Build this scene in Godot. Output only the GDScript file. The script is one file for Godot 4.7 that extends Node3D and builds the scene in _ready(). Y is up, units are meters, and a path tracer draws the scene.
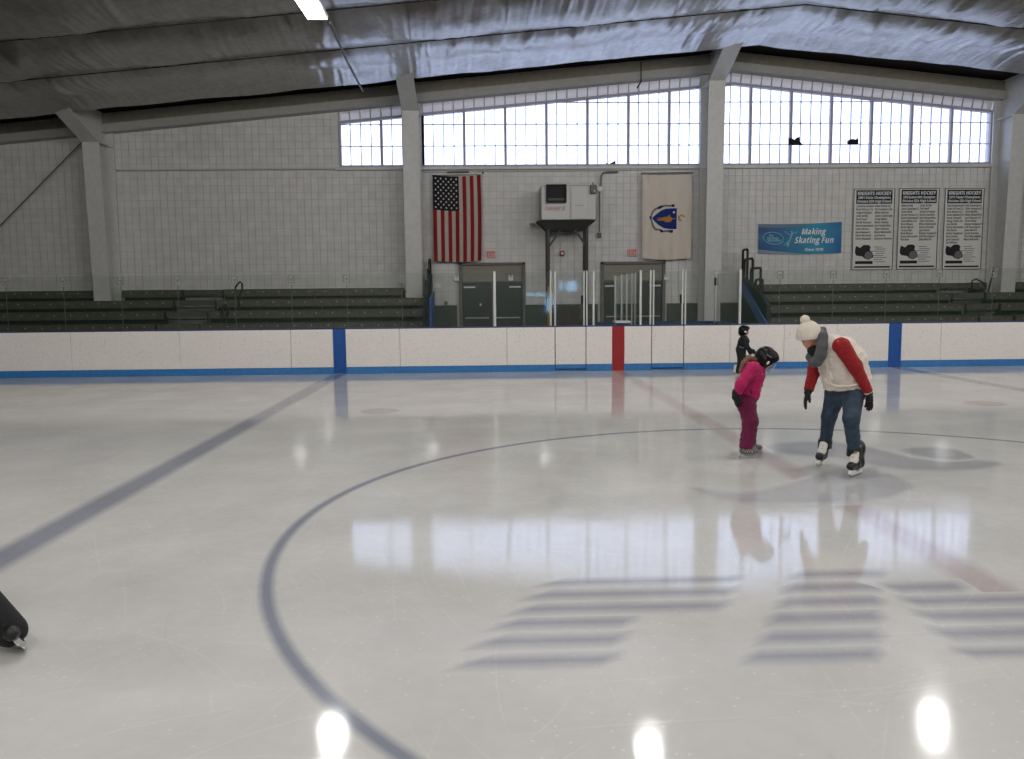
extends Node3D
# An indoor ice rink. y is up, the camera looks along -z, metres.

const FL := 839.64          # focal length in pixels of a 1024 x 759 frame
const CAM_H := 1.7745
const WALL_Z := 28.2        # far wall
const BOARD_Z := 19.07      # far dasher boards
const BOARD_H := 1.01
const RIDGE_X := 8.2
const RIDGE_H := 9.05

var cr := Vector3(0.99949145, -0.00942652, 0.03046268)
var cu := Vector3(0.01247071, 0.99477361, -0.10134077)
var cf := Vector3(0.02934818, -0.10166913, -0.99438527)
var co := Vector3(0, CAM_H, 0)
var rng := RandomNumberGenerator.new()
var used := {}
var built_in_world := {}
var M := {}


# ------------------------------------------------------------------ measuring helpers
func px(u: float, v: float, depth: float) -> Vector3:
	var d := cf + cr * ((u - 512.0) / FL) - cu * ((v - 379.5) / FL)
	return co + d * (-depth / d.z)


func gp(u: float, v: float, h := 0.0) -> Vector3:
	var d := cf + cr * ((u - 512.0) / FL) - cu * ((v - 379.5) / FL)
	return co + d * ((h - co.y) / d.y)


func roof(x: float) -> float:
	return RIDGE_H - (0.0928 * (RIDGE_X - x) if x < RIDGE_X else 0.105 * (x - RIDGE_X))


# ------------------------------------------------------------------ mesh builder
class MB:
	var v := PackedVector3Array()
	var n := PackedVector3Array()
	var t := PackedVector2Array()
	var c := PackedColorArray()
	var i := PackedInt32Array()
	var tint := Color(1, 1, 1, 1)

	func vert(p: Vector3, nn: Vector3, uv := Vector2.ZERO) -> int:
		v.append(p); n.append(nn); t.append(uv); c.append(tint)
		return v.size() - 1

	func face(a: int, b: int, d: int) -> void:
		var g := (v[b] - v[a]).cross(v[d] - v[a])
		if g.dot(n[a] + n[b] + n[d]) > 0.0:
			i.append_array([a, d, b])
		else:
			i.append_array([a, b, d])

	func quad(a: Vector3, b: Vector3, d: Vector3, e: Vector3, nn: Vector3, u0 := Vector2(0, 0), u1 := Vector2(1, 1)) -> void:
		var k := vert(a, nn, u0)
		vert(b, nn, Vector2(u1.x, u0.y)); vert(d, nn, u1); vert(e, nn, Vector2(u0.x, u1.y))
		face(k, k + 1, k + 2); face(k, k + 2, k + 3)

	func tri(a: Vector3, b: Vector3, d: Vector3, nn: Vector3) -> void:
		var k := vert(a, nn, Vector2(a.x, a.y)); vert(b, nn, Vector2(b.x, b.y)); vert(d, nn, Vector2(d.x, d.y))
		face(k, k + 1, k + 2)

	func box(o: Vector3, s: Vector3, b := Basis()) -> void:
		for ax in 3:
			for sg in [-1.0, 1.0]:
				var nn := Vector3.ZERO; nn[ax] = sg
				var u := Vector3.ZERO; u[(ax + 1) % 3] = s[(ax + 1) % 3] * 0.5
				var w := Vector3.ZERO; w[(ax + 2) % 3] = s[(ax + 2) % 3] * 0.5
				var m := nn * s[ax] * 0.5
				quad(o + b * (m - u - w), o + b * (m + u - w), o + b * (m + u + w), o + b * (m - u + w), (b * nn).normalized())

	# a box with chamfered edges
	func bev(o: Vector3, s: Vector3, r: float, b := Basis()) -> void:
		var h := s * 0.5
		var q := Vector3(h.x - r, h.y - r, h.z - r)
		for ax in 3:
			var y := (ax + 1) % 3
			var z := (ax + 2) % 3
			for sg in [-1.0, 1.0]:
				var nn := Vector3.ZERO; nn[ax] = sg
				var pts := []
				for k in [[-1, -1], [1, -1], [1, 1], [-1, 1]]:
					var p := Vector3.ZERO; p[ax] = sg * h[ax]; p[y] = k[0] * q[y]; p[z] = k[1] * q[z]
					pts.append(o + b * p)
				quad(pts[0], pts[1], pts[2], pts[3], (b * nn).normalized())
				for s2 in [-1.0, 1.0]:
					var e := []
					for k in [[0, -1], [0, 1], [1, 1], [1, -1]]:
						var p := Vector3.ZERO
						p[ax] = sg * (h[ax] if k[0] == 0 else q[ax]); p[y] = s2 * (q[y] if k[0] == 0 else h[y]); p[z] = k[1] * q[z]
						e.append(o + b * p)
					var en := Vector3.ZERO; en[ax] = sg; en[y] = s2
					quad(e[0], e[1], e[2], e[3], (b * en).normalized())
		for sx in [-1.0, 1.0]:
			for sy in [-1.0, 1.0]:
				for sz in [-1.0, 1.0]:
					tri(o + b * Vector3(sx * h.x, sy * q.y, sz * q.z), o + b * Vector3(sx * q.x, sy * h.y, sz * q.z), o + b * Vector3(sx * q.x, sy * q.y, sz * h.z), (b * Vector3(sx, sy, sz)).normalized())

	# beam with a rectangular section from a to e
	func bar(a: Vector3, e: Vector3, w: float, h: float, up := Vector3.UP) -> void:
		var z := (e - a).normalized()
		var x := up.cross(z).normalized()
		var y := z.cross(x)
		box((a + e) * 0.5, Vector3(w, h, (e - a).length()), Basis(x, y, z))

	# outline in the x y plane extruded along z of the given frame
	func prism(poly: PackedVector2Array, depth: float, f := Transform3D()) -> void:
		var idx := Geometry2D.triangulate_polygon(poly)
		for sg in [-0.5, 0.5]:
			var k := v.size()
			var nn := (f.basis * Vector3(0, 0, sg)).normalized()
			for p in poly:
				vert(f * Vector3(p.x, p.y, sg * depth), nn, p)
			for j in range(0, idx.size(), 3):
				face(k + idx[j], k + idx[j + 1], k + idx[j + 2])
		var area := 0.0
		for j in poly.size():
			area += poly[j].cross(poly[(j + 1) % poly.size()])
		for j in poly.size():
			var a := poly[j]
			var e := poly[(j + 1) % poly.size()]
			var d := (e - a).normalized()
			var nn := (f.basis * (Vector3(d.y, -d.x, 0) * signf(area))).normalized()
			quad(f * Vector3(a.x, a.y, -depth / 2), f * Vector3(e.x, e.y, -depth / 2), f * Vector3(e.x, e.y, depth / 2), f * Vector3(a.x, a.y, depth / 2), nn)

	# flat outline with a normal
	func flat(poly: PackedVector2Array, f: Transform3D) -> void:
		var idx := Geometry2D.triangulate_polygon(poly)
		var k := v.size()
		for p in poly:
			vert(f * Vector3(p.x, p.y, 0), f.basis.z.normalized(), p)
		for j in range(0, idx.size(), 3):
			face(k + idx[j], k + idx[j + 1], k + idx[j + 2])

	func tube(pts: Array, r, seg := 8, shut := true) -> void:
		var rings := []
		var side := Vector3.ZERO
		for j in pts.size():
			var d: Vector3 = (pts[mini(j + 1, pts.size() - 1)] - pts[maxi(j - 1, 0)]).normalized()
			if side == Vector3.ZERO:
				side = d.cross(Vector3(0.31, 0.83, 0.46)).normalized()
			side = (side - d * side.dot(d)).normalized()
			var up := d.cross(side)
			var rr: float = r[j] if r is Array else r
			var k := v.size()
			for s in seg:
				var a := TAU * s / seg
				var nn := side * cos(a) + up * sin(a)
				vert(pts[j] + nn * rr, nn, Vector2(float(s) / seg, float(j)))
			rings.append(k)
		for j in range(pts.size() - 1):
			for s in seg:
				var a: int = rings[j] + s
				var b: int = rings[j] + (s + 1) % seg
				var d: int = rings[j + 1] + (s + 1) % seg
				var e: int = rings[j + 1] + s
				face(a, b, d); face(a, d, e)
		if shut:
			for j in [0, pts.size() - 1]:
				var d: Vector3 = (pts[0] - pts[1]).normalized() if j == 0 else (pts[j] - pts[j - 1]).normalized()
				var k := vert(pts[j], d)
				for s in seg:
					vert(v[rings[j] + s], d)
				for s in seg:
					face(k, k + 1 + s, k + 1 + (s + 1) % seg)

	# a sheet of cloth or foil: f(a, b) for a, b in 0..1; thickness th behind it
	func sheet(f: Callable, nu: int, nv: int, th := 0.0) -> void:
		var k := v.size()
		var pos := PackedVector3Array()
		for b in nv + 1:
			for a in nu + 1:
				pos.append(f.call(float(a) / nu, float(b) / nv))
		var nor := PackedVector3Array()
		for b in nv + 1:
			for a in nu + 1:
				var du := pos[b * (nu + 1) + mini(a + 1, nu)] - pos[b * (nu + 1) + maxi(a - 1, 0)]
				var dv := pos[mini(b + 1, nv) * (nu + 1) + a] - pos[maxi(b - 1, 0) * (nu + 1) + a]
				nor.append(du.cross(dv).normalized())
		for side in ([1.0] if th == 0.0 else [1.0, -1.0]):
			var k2 := v.size()
			for j in pos.size():
				vert(pos[j] + (nor[j] * -th if side < 0.0 else Vector3.ZERO), nor[j] * side, Vector2(float(j % (nu + 1)) / nu, float(j / (nu + 1)) / nv))
			for b in nv:
				for a in nu:
					var q := k2 + b * (nu + 1) + a
					face(q, q + 1, q + nu + 2); face(q, q + nu + 2, q + nu + 1)
		if th != 0.0:
			var edge := []
			for a in nu: edge.append([a, a + 1])
			for a in nu: edge.append([nv * (nu + 1) + a, nv * (nu + 1) + a + 1])
			for b in nv: edge.append([b * (nu + 1), (b + 1) * (nu + 1)])
			for b in nv: edge.append([b * (nu + 1) + nu, (b + 1) * (nu + 1) + nu])
			var mid := pos[(nv / 2) * (nu + 1) + nu / 2]
			for e in edge:
				var p := pos[e[0]]
				var q := pos[e[1]]
				var nn := (q - p).cross(nor[e[0]]).normalized()
				if nn.dot(p - mid) < 0.0: nn = -nn
				quad(p, q, q - nor[e[1]] * th, p - nor[e[0]] * th, nn)

	func mesh() -> ArrayMesh:
		var arr := []
		arr.resize(Mesh.ARRAY_MAX)
		arr[Mesh.ARRAY_VERTEX] = v; arr[Mesh.ARRAY_NORMAL] = n; arr[Mesh.ARRAY_TEX_UV] = t; arr[Mesh.ARRAY_COLOR] = c; arr[Mesh.ARRAY_INDEX] = i
		var m := ArrayMesh.new()
		m.add_surface_from_arrays(Mesh.PRIMITIVE_TRIANGLES, arr)
		return m


# ------------------------------------------------------------------ bodies: a field of tapered capsules, meshed with surface nets
func cap(a: Vector3, b: Vector3, ra: float, rb: float, ax := Vector3.ZERO, fl := 1.0) -> Array:
	return [a, b, ra, rb, ax, fl]


func blob(prims: Array, cell: float, k: float, cuts := [], disp = null) -> ArrayMesh:
	var lo := Vector3.ONE * 1e9
	var hi := -lo
	for p in prims:
		var m: float = maxf(p[2], p[3]) * maxf(1.0, p[5]) + cell * 3.0
		for q in [p[0], p[1]]:
			lo = lo.min(q - Vector3.ONE * m); hi = hi.max(q + Vector3.ONE * m)
	var nx := int((hi.x - lo.x) / cell) + 2
	var ny := int((hi.y - lo.y) / cell) + 2
	var nz := int((hi.z - lo.z) / cell) + 2
	var g := PackedFloat32Array()
	g.resize(nx * ny * nz)
	g.fill(9.0)
	for p in prims:
		var a: Vector3 = p[0]
		var ab: Vector3 = p[1] - a
		var l2 := maxf(ab.length_squared(), 1e-9)
		var ra: float = p[2]
		var dr: float = p[3] - ra
		var ax: Vector3 = p[4]
		var f: float = 1.0 / p[5] - 1.0
		var m: float = maxf(p[2], p[3]) * maxf(1.0, p[5]) + k + cell * 2.0
		var b0: Vector3 = ((p[0] as Vector3).min(p[1]) - Vector3.ONE * m - lo) / cell
		var b1: Vector3 = ((p[0] as Vector3).max(p[1]) + Vector3.ONE * m - lo) / cell
		var flat := ax != Vector3.ZERO
		for z in range(maxi(0, int(b0.z)), mini(nz, int(b1.z) + 1)):
			for y in range(maxi(0, int(b0.y)), mini(ny, int(b1.y) + 1)):
				var at := (z * ny + y) * nx
				for x in range(maxi(0, int(b0.x)), mini(nx, int(b1.x) + 1)):
					var q := lo + Vector3(x, y, z) * cell - a
					var h := clampf(q.dot(ab) / l2, 0.0, 1.0)
					var w := q - ab * h
					if flat: w += ax * (w.dot(ax) * f)
					var d := w.length() - ra - dr * h
					var e := g[at + x]
					var s := maxf(k - absf(d - e), 0.0)
					g[at + x] = minf(d, e) - s * s * 0.25 / k
	for c in cuts:   # [point, outward direction]: nothing beyond the plane
		var cn: Vector3 = c[1].normalized()
		for z in nz:
			for y in ny:
				var at := (z * ny + y) * nx
				for x in nx:
					var d: float = (lo + Vector3(x, y, z) * cell - c[0]).dot(cn)
					if d > g[at + x]: g[at + x] = d
	if disp != null:
		for z in nz:
			for y in ny:
				var at := (z * ny + y) * nx
				for x in nx:
					if absf(g[at + x]) < cell * 3.0:
						g[at + x] += disp.call(lo + Vector3(x, y, z) * cell)
	var mb := MB.new()
	var id := PackedInt32Array()
	id.resize(nx * ny * nz)
	id.fill(-1)
	var sy := nx
	var sz := nx * ny
	var corner := [0, 1, sy, sy + 1, sz, sz + 1, sz + sy, sz + sy + 1]
	var edges := [[0, 1], [2, 3], [4, 5], [6, 7], [0, 2], [1, 3], [4, 6], [5, 7], [0, 4], [1, 5], [2, 6], [3, 7]]
	for z in nz - 1:
		for y in ny - 1:
			var at := (z * ny + y) * nx
			for x in nx - 1:
				var j := at + x
				var first := g[j] < 0.0
				if first == (g[j + 1] < 0.0) and first == (g[j + sy] < 0.0) and first == (g[j + sy + 1] < 0.0) and first == (g[j + sz] < 0.0) and first == (g[j + sz + 1] < 0.0) and first == (g[j + sz + sy] < 0.0) and first == (g[j + sz + sy + 1] < 0.0):
					continue
				var sum := Vector3.ZERO
				var cnt := 0
				for e in edges:
					var d0 := g[j + corner[e[0]]]
					var d1 := g[j + corner[e[1]]]
					if (d0 < 0.0) != (d1 < 0.0):
						var s := d0 / (d0 - d1)
						var p0 := Vector3(e[0] & 1, (e[0] >> 1) & 1, e[0] >> 2)
						var p1 := Vector3(e[1] & 1, (e[1] >> 1) & 1, e[1] >> 2)
						sum += p0.lerp(p1, s); cnt += 1
				var grad := Vector3(g[j + 1] + g[j + sy + 1] + g[j + sz + 1] + g[j + sz + sy + 1] - g[j] - g[j + sy] - g[j + sz] - g[j + sz + sy], g[j + sy] + g[j + sy + 1] + g[j + sz + sy] + g[j + sz + sy + 1] - g[j] - g[j + 1] - g[j + sz] - g[j + sz + 1], g[j + sz] + g[j + sz + 1] + g[j + sz + sy] + g[j + sz + sy + 1] - g[j] - g[j + 1] - g[j + sy] - g[j + sy + 1])
				var pos := lo + (Vector3(x, y, z) + sum / cnt) * cell
				id[j] = mb.vert(pos, grad.normalized(), Vector2(pos.x, pos.y))
	for z in range(1, nz - 1):
		for y in range(1, ny - 1):
			var at := (z * ny + y) * nx
			for x in range(1, nx - 1):
				var j := at + x
				var ins := g[j] < 0.0
				if ins != (g[j + 1] < 0.0): ring(mb, id, j, sy, sz)
				if ins != (g[j + sy] < 0.0): ring(mb, id, j, 1, sz)
				if ins != (g[j + sz] < 0.0): ring(mb, id, j, 1, sy)
	return mb.mesh()


func ring(mb: MB, id: PackedInt32Array, j: int, s: int, t: int) -> void:
	var a := id[j]
	var b := id[j - s]
	var c := id[j - s - t]
	var d := id[j - t]
	if a < 0 or b < 0 or c < 0 or d < 0: return
	mb.face(a, b, c); mb.face(a, c, d)


# ------------------------------------------------------------------ naming helpers
func numbered(called: String) -> String:
	var k: int = used.get(called, -1) + 1
	used[called] = k
	return called if k == 0 else "%s_%03d" % [called, k]


func tag(o: Node3D, label: String, category := "", group := "", kind := "") -> Node3D:
	o.set_meta("label", label)
	if category: o.set_meta("category", category)
	if group: o.set_meta("group", group)
	if kind: o.set_meta("kind", kind)
	return o


# a thing at its base; in_world says that its parts are modelled in the place's own coordinates
func thing(called: String, at: Vector3, label: String, category: String, group := "", in_world := true, kind := "") -> Node3D:
	var o := Node3D.new()
	o.name = numbered(called)
	add_child(o)
	o.position = at
	built_in_world[o] = in_world
	return tag(o, label, category, group, kind)


func obj(called: String, shape, material: Material, parent: Node3D = self, at := Transform3D()) -> MeshInstance3D:
	var o := MeshInstance3D.new()
	o.mesh = shape.mesh() if shape is MB else shape
	o.material_override = material
	if parent == self:
		o.name = numbered(called)
		add_child(o)
	else:
		var k := 0
		var nm := called
		while parent.has_node(nm):
			k += 1
			nm = "%s_%03d" % [called, k]
		o.name = nm
		parent.add_child(o)
	o.transform = at
	if parent != self and built_in_world.get(parent, false):
		o.position -= parent.position
	o.cast_shadow = GeometryInstance3D.SHADOW_CASTING_SETTING_ON
	return o


func stuff(o: Node3D) -> Node3D:
	o.set_meta("kind", "stuff")
	return o


func bx(o: Vector3, s: Vector3, b := Basis()) -> MB:
	var m := MB.new(); m.box(o, s, b); return m


func bv(o: Vector3, s: Vector3, r: float, b := Basis()) -> MB:
	var m := MB.new(); m.bev(o, s, r, b); return m


func tb(pts: Array, r, seg := 8) -> MB:
	var m := MB.new(); m.tube(pts, r, seg); return m


func br(a: Vector3, e: Vector3, w: float, h: float, up := Vector3.UP) -> MB:
	var m := MB.new(); m.bar(a, e, w, h, up); return m


func pr(poly: PackedVector2Array, depth: float, f := Transform3D()) -> MB:
	var m := MB.new(); m.prism(poly, depth, f); return m


func lettering(called: String, s: String, h: float, mat: Material, parent: Node3D, at: Transform3D, bold := true, align := HORIZONTAL_ALIGNMENT_CENTER, width := 0.0, serif := false) -> MeshInstance3D:
	var t := TextMesh.new()
	var f := SystemFont.new()
	f.font_names = PackedStringArray(["Droid Serif" if serif else "Droid Sans"])
	f.font_weight = 700 if bold else 400
	t.font = f
	t.text = s
	t.font_size = 32
	t.pixel_size = h / 24.0
	t.depth = 0.004
	t.curve_step = 4.0
	t.horizontal_alignment = align
	var k := 1.0
	if width > 0.0:
		var w := t.get_aabb().size.x
		if w > 0.0: k = width / w
	return obj(called, t, mat, parent, at * Transform3D(Basis.from_scale(Vector3(k, 1, 1)), Vector3.ZERO))


# ------------------------------------------------------------------ materials
func noise(freq: float, seed_: int, oct := 4, kind := FastNoiseLite.TYPE_SIMPLEX_SMOOTH) -> FastNoiseLite:
	var n := FastNoiseLite.new()
	n.seed = seed_; n.frequency = freq; n.noise_type = kind; n.fractal_octaves = oct
	return n


func noise_tex(freq: float, lo: Color, hi: Color, seed_ := 1, size := 256, oct := 4) -> NoiseTexture2D:
	var t := NoiseTexture2D.new()
	t.width = size; t.height = size; t.seamless = true
	t.noise = noise(freq, seed_, oct)
	var r := Gradient.new()
	r.set_color(0, lo); r.set_color(1, hi)
	t.color_ramp = r
	return t


func mat(called: String, c: Color, rough := 0.7, metal := 0.0, spec := 0.5) -> StandardMaterial3D:
	var m := StandardMaterial3D.new()
	m.resource_name = called
	m.albedo_color = c; m.roughness = rough; m.metallic = metal; m.metallic_specular = spec
	M[called] = m
	return m


# grain: the colour varies a little, with noise laid in world space
func grain(m: StandardMaterial3D, freq: float, amount: float, metres: float, seed_ := 1) -> StandardMaterial3D:
	var d := 1.0 - amount
	m.albedo_texture = noise_tex(freq, Color(d, d, d), Color(1, 1, 1), seed_)
	m.uv1_triplanar = true
	m.uv1_world_triplanar = true
	m.uv1_scale = Vector3.ONE / metres
	return m


func bump(m: StandardMaterial3D, freq: float, cm: float, metres: float, seed_ := 5) -> StandardMaterial3D:
	m.heightmap_enabled = true
	m.heightmap_texture = noise_tex(freq, Color.BLACK, Color.WHITE, seed_)
	m.heightmap_scale = cm
	m.uv1_triplanar = true
	m.uv1_world_triplanar = true
	m.uv1_scale = Vector3.ONE / metres
	return m


func ice_images() -> Array:
	var n := 1024
	var al := PackedByteArray(); al.resize(n * n * 3)
	var ro := PackedByteArray(); ro.resize(n * n)
	var cloud := noise(0.006, 31, 5)
	var fine := noise(0.05, 7, 3)
	var field := PackedFloat32Array(); field.resize(n * n)
	var rf := PackedFloat32Array(); rf.resize(n * n)
	for y in n:
		for x in n:
			# blend four copies so that the picture tiles
			var fx := float(x) / n
			var fy := float(y) / n
			var a := lerpf(lerpf(cloud.get_noise_2d(x, y), cloud.get_noise_2d(x - n, y), fx), lerpf(cloud.get_noise_2d(x, y - n), cloud.get_noise_2d(x - n, y - n), fx), fy)
			field[y * n + x] = 0.925 + 0.06 * a + 0.012 * fine.get_noise_2d(x, y)
			rf[y * n + x] = 0.5 + 0.35 * a
	rng.seed = 77
	for s in 900:   # skate scratches: thin pale arcs
		var p := Vector2(rng.randf() * n, rng.randf() * n)
		var d := rng.randf() * TAU
		var bend := rng.randfn(0.0, 0.004)
		var l := int(rng.randf_range(20, 240))
		var w := rng.randf_range(0.008, 0.04) * (1.0 if rng.randf() < 0.8 else -0.6)
		for k in l:
			p += Vector2.from_angle(d); d += bend
			var j := posmod(int(p.y), n) * n + posmod(int(p.x), n)
			field[j] += w * sin(PI * k / l)
			rf[j] += absf(w) * 12.0
	for s in 1500:  # shaved snow: small pale specks
		var j := rng.randi() % (n * n)
		field[j] += 0.12; field[(j + 1) % (n * n)] += 0.08; field[(j + n) % (n * n)] += 0.06
		rf[j] = 1.0
	for j in n * n:
		var b := clampf(field[j], 0.0, 1.0)
		al[j * 3] = int(b * 255); al[j * 3 + 1] = int(clampf(b * 0.998, 0, 1) * 255); al[j * 3 + 2] = int(clampf(b * 0.992, 0, 1) * 255)
		ro[j] = int(clampf(rf[j], 0.0, 1.0) * 255)
	return [ImageTexture.create_from_image(Image.create_from_data(n, n, false, Image.FORMAT_RGB8, al)), ImageTexture.create_from_image(Image.create_from_data(n, n, false, Image.FORMAT_L8, ro))]


func speck_image() -> ImageTexture:
	var n := 512
	var im := Image.create(n, n, false, Image.FORMAT_RGB8)
	im.fill(Color(0.985, 0.98, 0.975))
	rng.seed = 5
	for s in 5200:  # puck marks
		var x := rng.randi() % n
		var y := rng.randi() % n
		var d := rng.randf_range(0.66, 0.95)
		var l := rng.randi_range(1, 3)
		var sl := rng.randf_range(-0.6, 0.6)
		for k in l:
			var c := Color(d, d * 0.97, d * 0.95)
			im.set_pixel(posmod(x + k, n), posmod(y + int(k * sl), n), c)
	return ImageTexture.create_from_image(im)


func ice_coat(m: StandardMaterial3D) -> void:
	m.metallic_specular = M.ice.metallic_specular
	m.roughness = M.ice.roughness
	m.roughness_texture = M.ice.roughness_texture
	m.roughness_texture_channel = BaseMaterial3D.TEXTURE_CHANNEL_RED
	m.heightmap_enabled = true
	m.heightmap_texture = M.ice.heightmap_texture
	m.heightmap_scale = M.ice.heightmap_scale
	m.uv1_triplanar = true
	m.uv1_world_triplanar = true
	m.uv1_scale = M.ice.uv1_scale


func make_materials() -> void:
	var ii := ice_images()
	var ice := mat("ice", Color(0.832, 0.83, 0.827), 0.16, 0.0, 0.33)
	ice.albedo_texture = ii[0]
	ice.roughness_texture = ii[1]
	ice.roughness_texture_channel = BaseMaterial3D.TEXTURE_CHANNEL_RED
	ice.heightmap_enabled = true
	ice.heightmap_texture = noise_tex(0.012, Color.BLACK, Color.WHITE, 9, 256, 4)
	ice.heightmap_scale = 0.16
	ice.uv1_triplanar = true
	ice.uv1_world_triplanar = true
	ice.uv1_scale = Vector3.ONE / 7.3
	var paint := mat("ice_paint", ice.albedo_color)
	ice_coat(paint)
	paint.albedo_texture = ii[0]
	paint.vertex_color_use_as_albedo = true
	grain(mat("block", Color(0.89, 0.885, 0.875), 0.55), 0.02, 0.08, 3.0, 3)
	grain(mat("side_wall", Color(0.40, 0.40, 0.39), 0.7), 0.03, 0.1, 3.0, 2)
	mat("snow", Color(0.88, 0.88, 0.88), 0.8)
	mat("mortar", Color(0.76, 0.76, 0.755), 0.8)
	grain(mat("wainscot", Color(0.26, 0.265, 0.235), 0.6), 0.03, 0.15, 2.0, 4)
	grain(mat("steel_white", Color(0.82, 0.82, 0.81), 0.45), 0.03, 0.06, 2.0, 6)
	grain(mat("girt_beige", Color(0.56, 0.54, 0.49), 0.6), 0.03, 0.1, 2.0, 8)
	grain(mat("girt_white", Color(0.66, 0.66, 0.64), 0.5), 0.03, 0.06, 2.0, 9)
	grain(mat("deck", Color(0.20, 0.17, 0.14), 0.9), 0.05, 0.2, 1.5, 10)
	var foil := mat("foil", Color(0.72, 0.71, 0.69), 0.33, 0.92)
	grain(foil, 0.03, 0.16, 2.4, 12)
	mat("batten", Color(0.12, 0.11, 0.10), 0.8)
	mat("mullion", Color(0.66, 0.65, 0.69), 0.5)
	mat("muntin", Color(0.74, 0.74, 0.78), 0.5)
	var pane := mat("pane", Color(0.92, 0.93, 0.97, 0.12), 0.08)
	pane.transparency = BaseMaterial3D.TRANSPARENCY_ALPHA
	var fas := mat("fascia", Color(0.88, 0.86, 0.87, 0.94), 0.2)
	fas.transparency = BaseMaterial3D.TRANSPARENCY_ALPHA
	var bw := mat("board_white", Color(0.90, 0.885, 0.875), 0.45)
	bw.albedo_texture = speck_image()
	bw.uv1_triplanar = true; bw.uv1_world_triplanar = true; bw.uv1_scale = Vector3.ONE / 3.1
	grain(mat("kick_blue", Color(0.19, 0.48, 0.74), 0.4), 0.04, 0.15, 1.5, 15)
	grain(mat("stripe_blue", Color(0.02, 0.30, 0.60), 0.4), 0.04, 0.1, 1.5, 16)
	grain(mat("stripe_red", Color(0.60, 0.09, 0.11), 0.4), 0.04, 0.1, 1.5, 17)
	mat("cap_blue", Color(0.05, 0.15, 0.36), 0.4)
	mat("gasket", Color(0.05, 0.05, 0.06), 0.7)
	var gl := mat("glass", Color(0.26, 0.40, 0.33, 0.055), 0.04)
	gl.transparency = BaseMaterial3D.TRANSPARENCY_ALPHA
	mat("alu", Color(0.78, 0.79, 0.78), 0.45, 0.35)
	mat("clip", Color(0.54, 0.55, 0.53), 0.5, 0.3)
	mat("joint", Color(0.30, 0.33, 0.31), 0.4)
	grain(mat("bench_seat", Color(0.36, 0.34, 0.295), 0.55), 0.03, 0.25, 1.6, 18)
	grain(mat("bench_dark", Color(0.035, 0.035, 0.033), 0.7), 0.03, 0.2, 1.6, 19)
	mat("black_steel", Color(0.05, 0.05, 0.055), 0.45)
	mat("bolt", Color(0.7, 0.7, 0.66), 0.4, 0.5)
	grain(mat("concrete", Color(0.33, 0.34, 0.32), 0.8), 0.03, 0.2, 3.0, 20)
	mat("door_leaf", Color(0.065, 0.072, 0.076), 0.4)
	mat("door_frame", Color(0.40, 0.39, 0.37), 0.5)
	mat("door_transom", Color(0.53, 0.51, 0.48), 0.6)
	mat("steel", Color(0.72, 0.73, 0.74), 0.3, 0.9)
	mat("sign_pink", Color(0.87, 0.70, 0.68), 0.5)
	mat("sign_red", Color(0.78, 0.12, 0.13), 0.5)
	mat("galv", Color(0.66, 0.66, 0.655), 0.42, 0.25)
	mat("galv_dark", Color(0.45, 0.45, 0.45), 0.5, 0.3)
	mat("grey_box", Color(0.38, 0.38, 0.37), 0.5)
	mat("white", Color(0.92, 0.92, 0.91), 0.5)
	mat("yellow", Color(0.72, 0.52, 0.10), 0.5)
	mat("red_dark", Color(0.55, 0.10, 0.12), 0.4)
	mat("print_black", Color(0.06, 0.055, 0.075), 0.6)
	mat("print_grey", Color(0.42, 0.42, 0.44), 0.6)
	mat("banner_white", Color(0.86, 0.855, 0.84), 0.6)
	mat("letter_white", Color(0.93, 0.95, 0.96), 0.6)
	mat("letter_pale", Color(0.55, 0.75, 0.82), 0.6)
	mat("ghost_red", Color(0.70, 0.45, 0.46), 0.6)
	mat("fixture", Color(0.85, 0.85, 0.85), 0.4)
	mat("nest", Color(0.10, 0.09, 0.08), 0.9)
	# clothes
	bump(mat("skin", Color(0.78, 0.56, 0.46), 0.5), 0.1, 0.02, 0.3, 30)
	M.skin.subsurf_scatter_enabled = true; M.skin.subsurf_scatter_strength = 0.15
	mat("lip", Color(0.62, 0.30, 0.28), 0.5)
	mat("eye", Color(0.05, 0.04, 0.04), 0.2)
	mat("hair_brown", Color(0.42, 0.29, 0.19), 0.6)
	mat("hair_dark", Color(0.16, 0.11, 0.08), 0.6)
	for q in [["knit_cream", Color(0.88, 0.84, 0.79)], ["vest_cream", Color(0.90, 0.855, 0.81)], ["sweater_red", Color(0.57, 0.03, 0.065)], ["scarf_grey", Color(0.31, 0.315, 0.33)], ["glove_black", Color(0.07, 0.07, 0.08)], ["jacket_pink", Color(0.72, 0.06, 0.36)], ["pants_magenta", Color(0.43, 0.04, 0.25)], ["black_cloth", Color(0.055, 0.055, 0.065)], ["collar_black", Color(0.05, 0.05, 0.06)]]:
		var m := mat(q[0], q[1], 0.85)
		m.rim_enabled = true; m.rim = 0.3
		grain(m, 0.06, 0.14, 0.25, 21)
		bump(m, 0.14, 0.12, 0.25, 22)
	var jn := mat("denim", Color(0.22, 0.29, 0.37), 0.85)
	grain(jn, 0.025, 0.35, 0.5, 23)
	bump(jn, 0.1, 0.15, 0.5, 24)
	mat("helmet_black", Color(0.03, 0.03, 0.033), 0.3, 0.0, 0.35)
	mat("boot_black", Color(0.05, 0.05, 0.05), 0.4)
	mat("boot_white", Color(0.82, 0.81, 0.78), 0.5)
	mat("boot_silver", Color(0.42, 0.41, 0.39), 0.45)
	mat("lace", Color(0.25, 0.25, 0.25), 0.7)
	mat("blade", Color(0.80, 0.80, 0.80), 0.25, 0.9)
	mat("holder_white", Color(0.86, 0.86, 0.86), 0.4)
	mat("gold", Color(0.60, 0.50, 0.20), 0.4)
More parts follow.
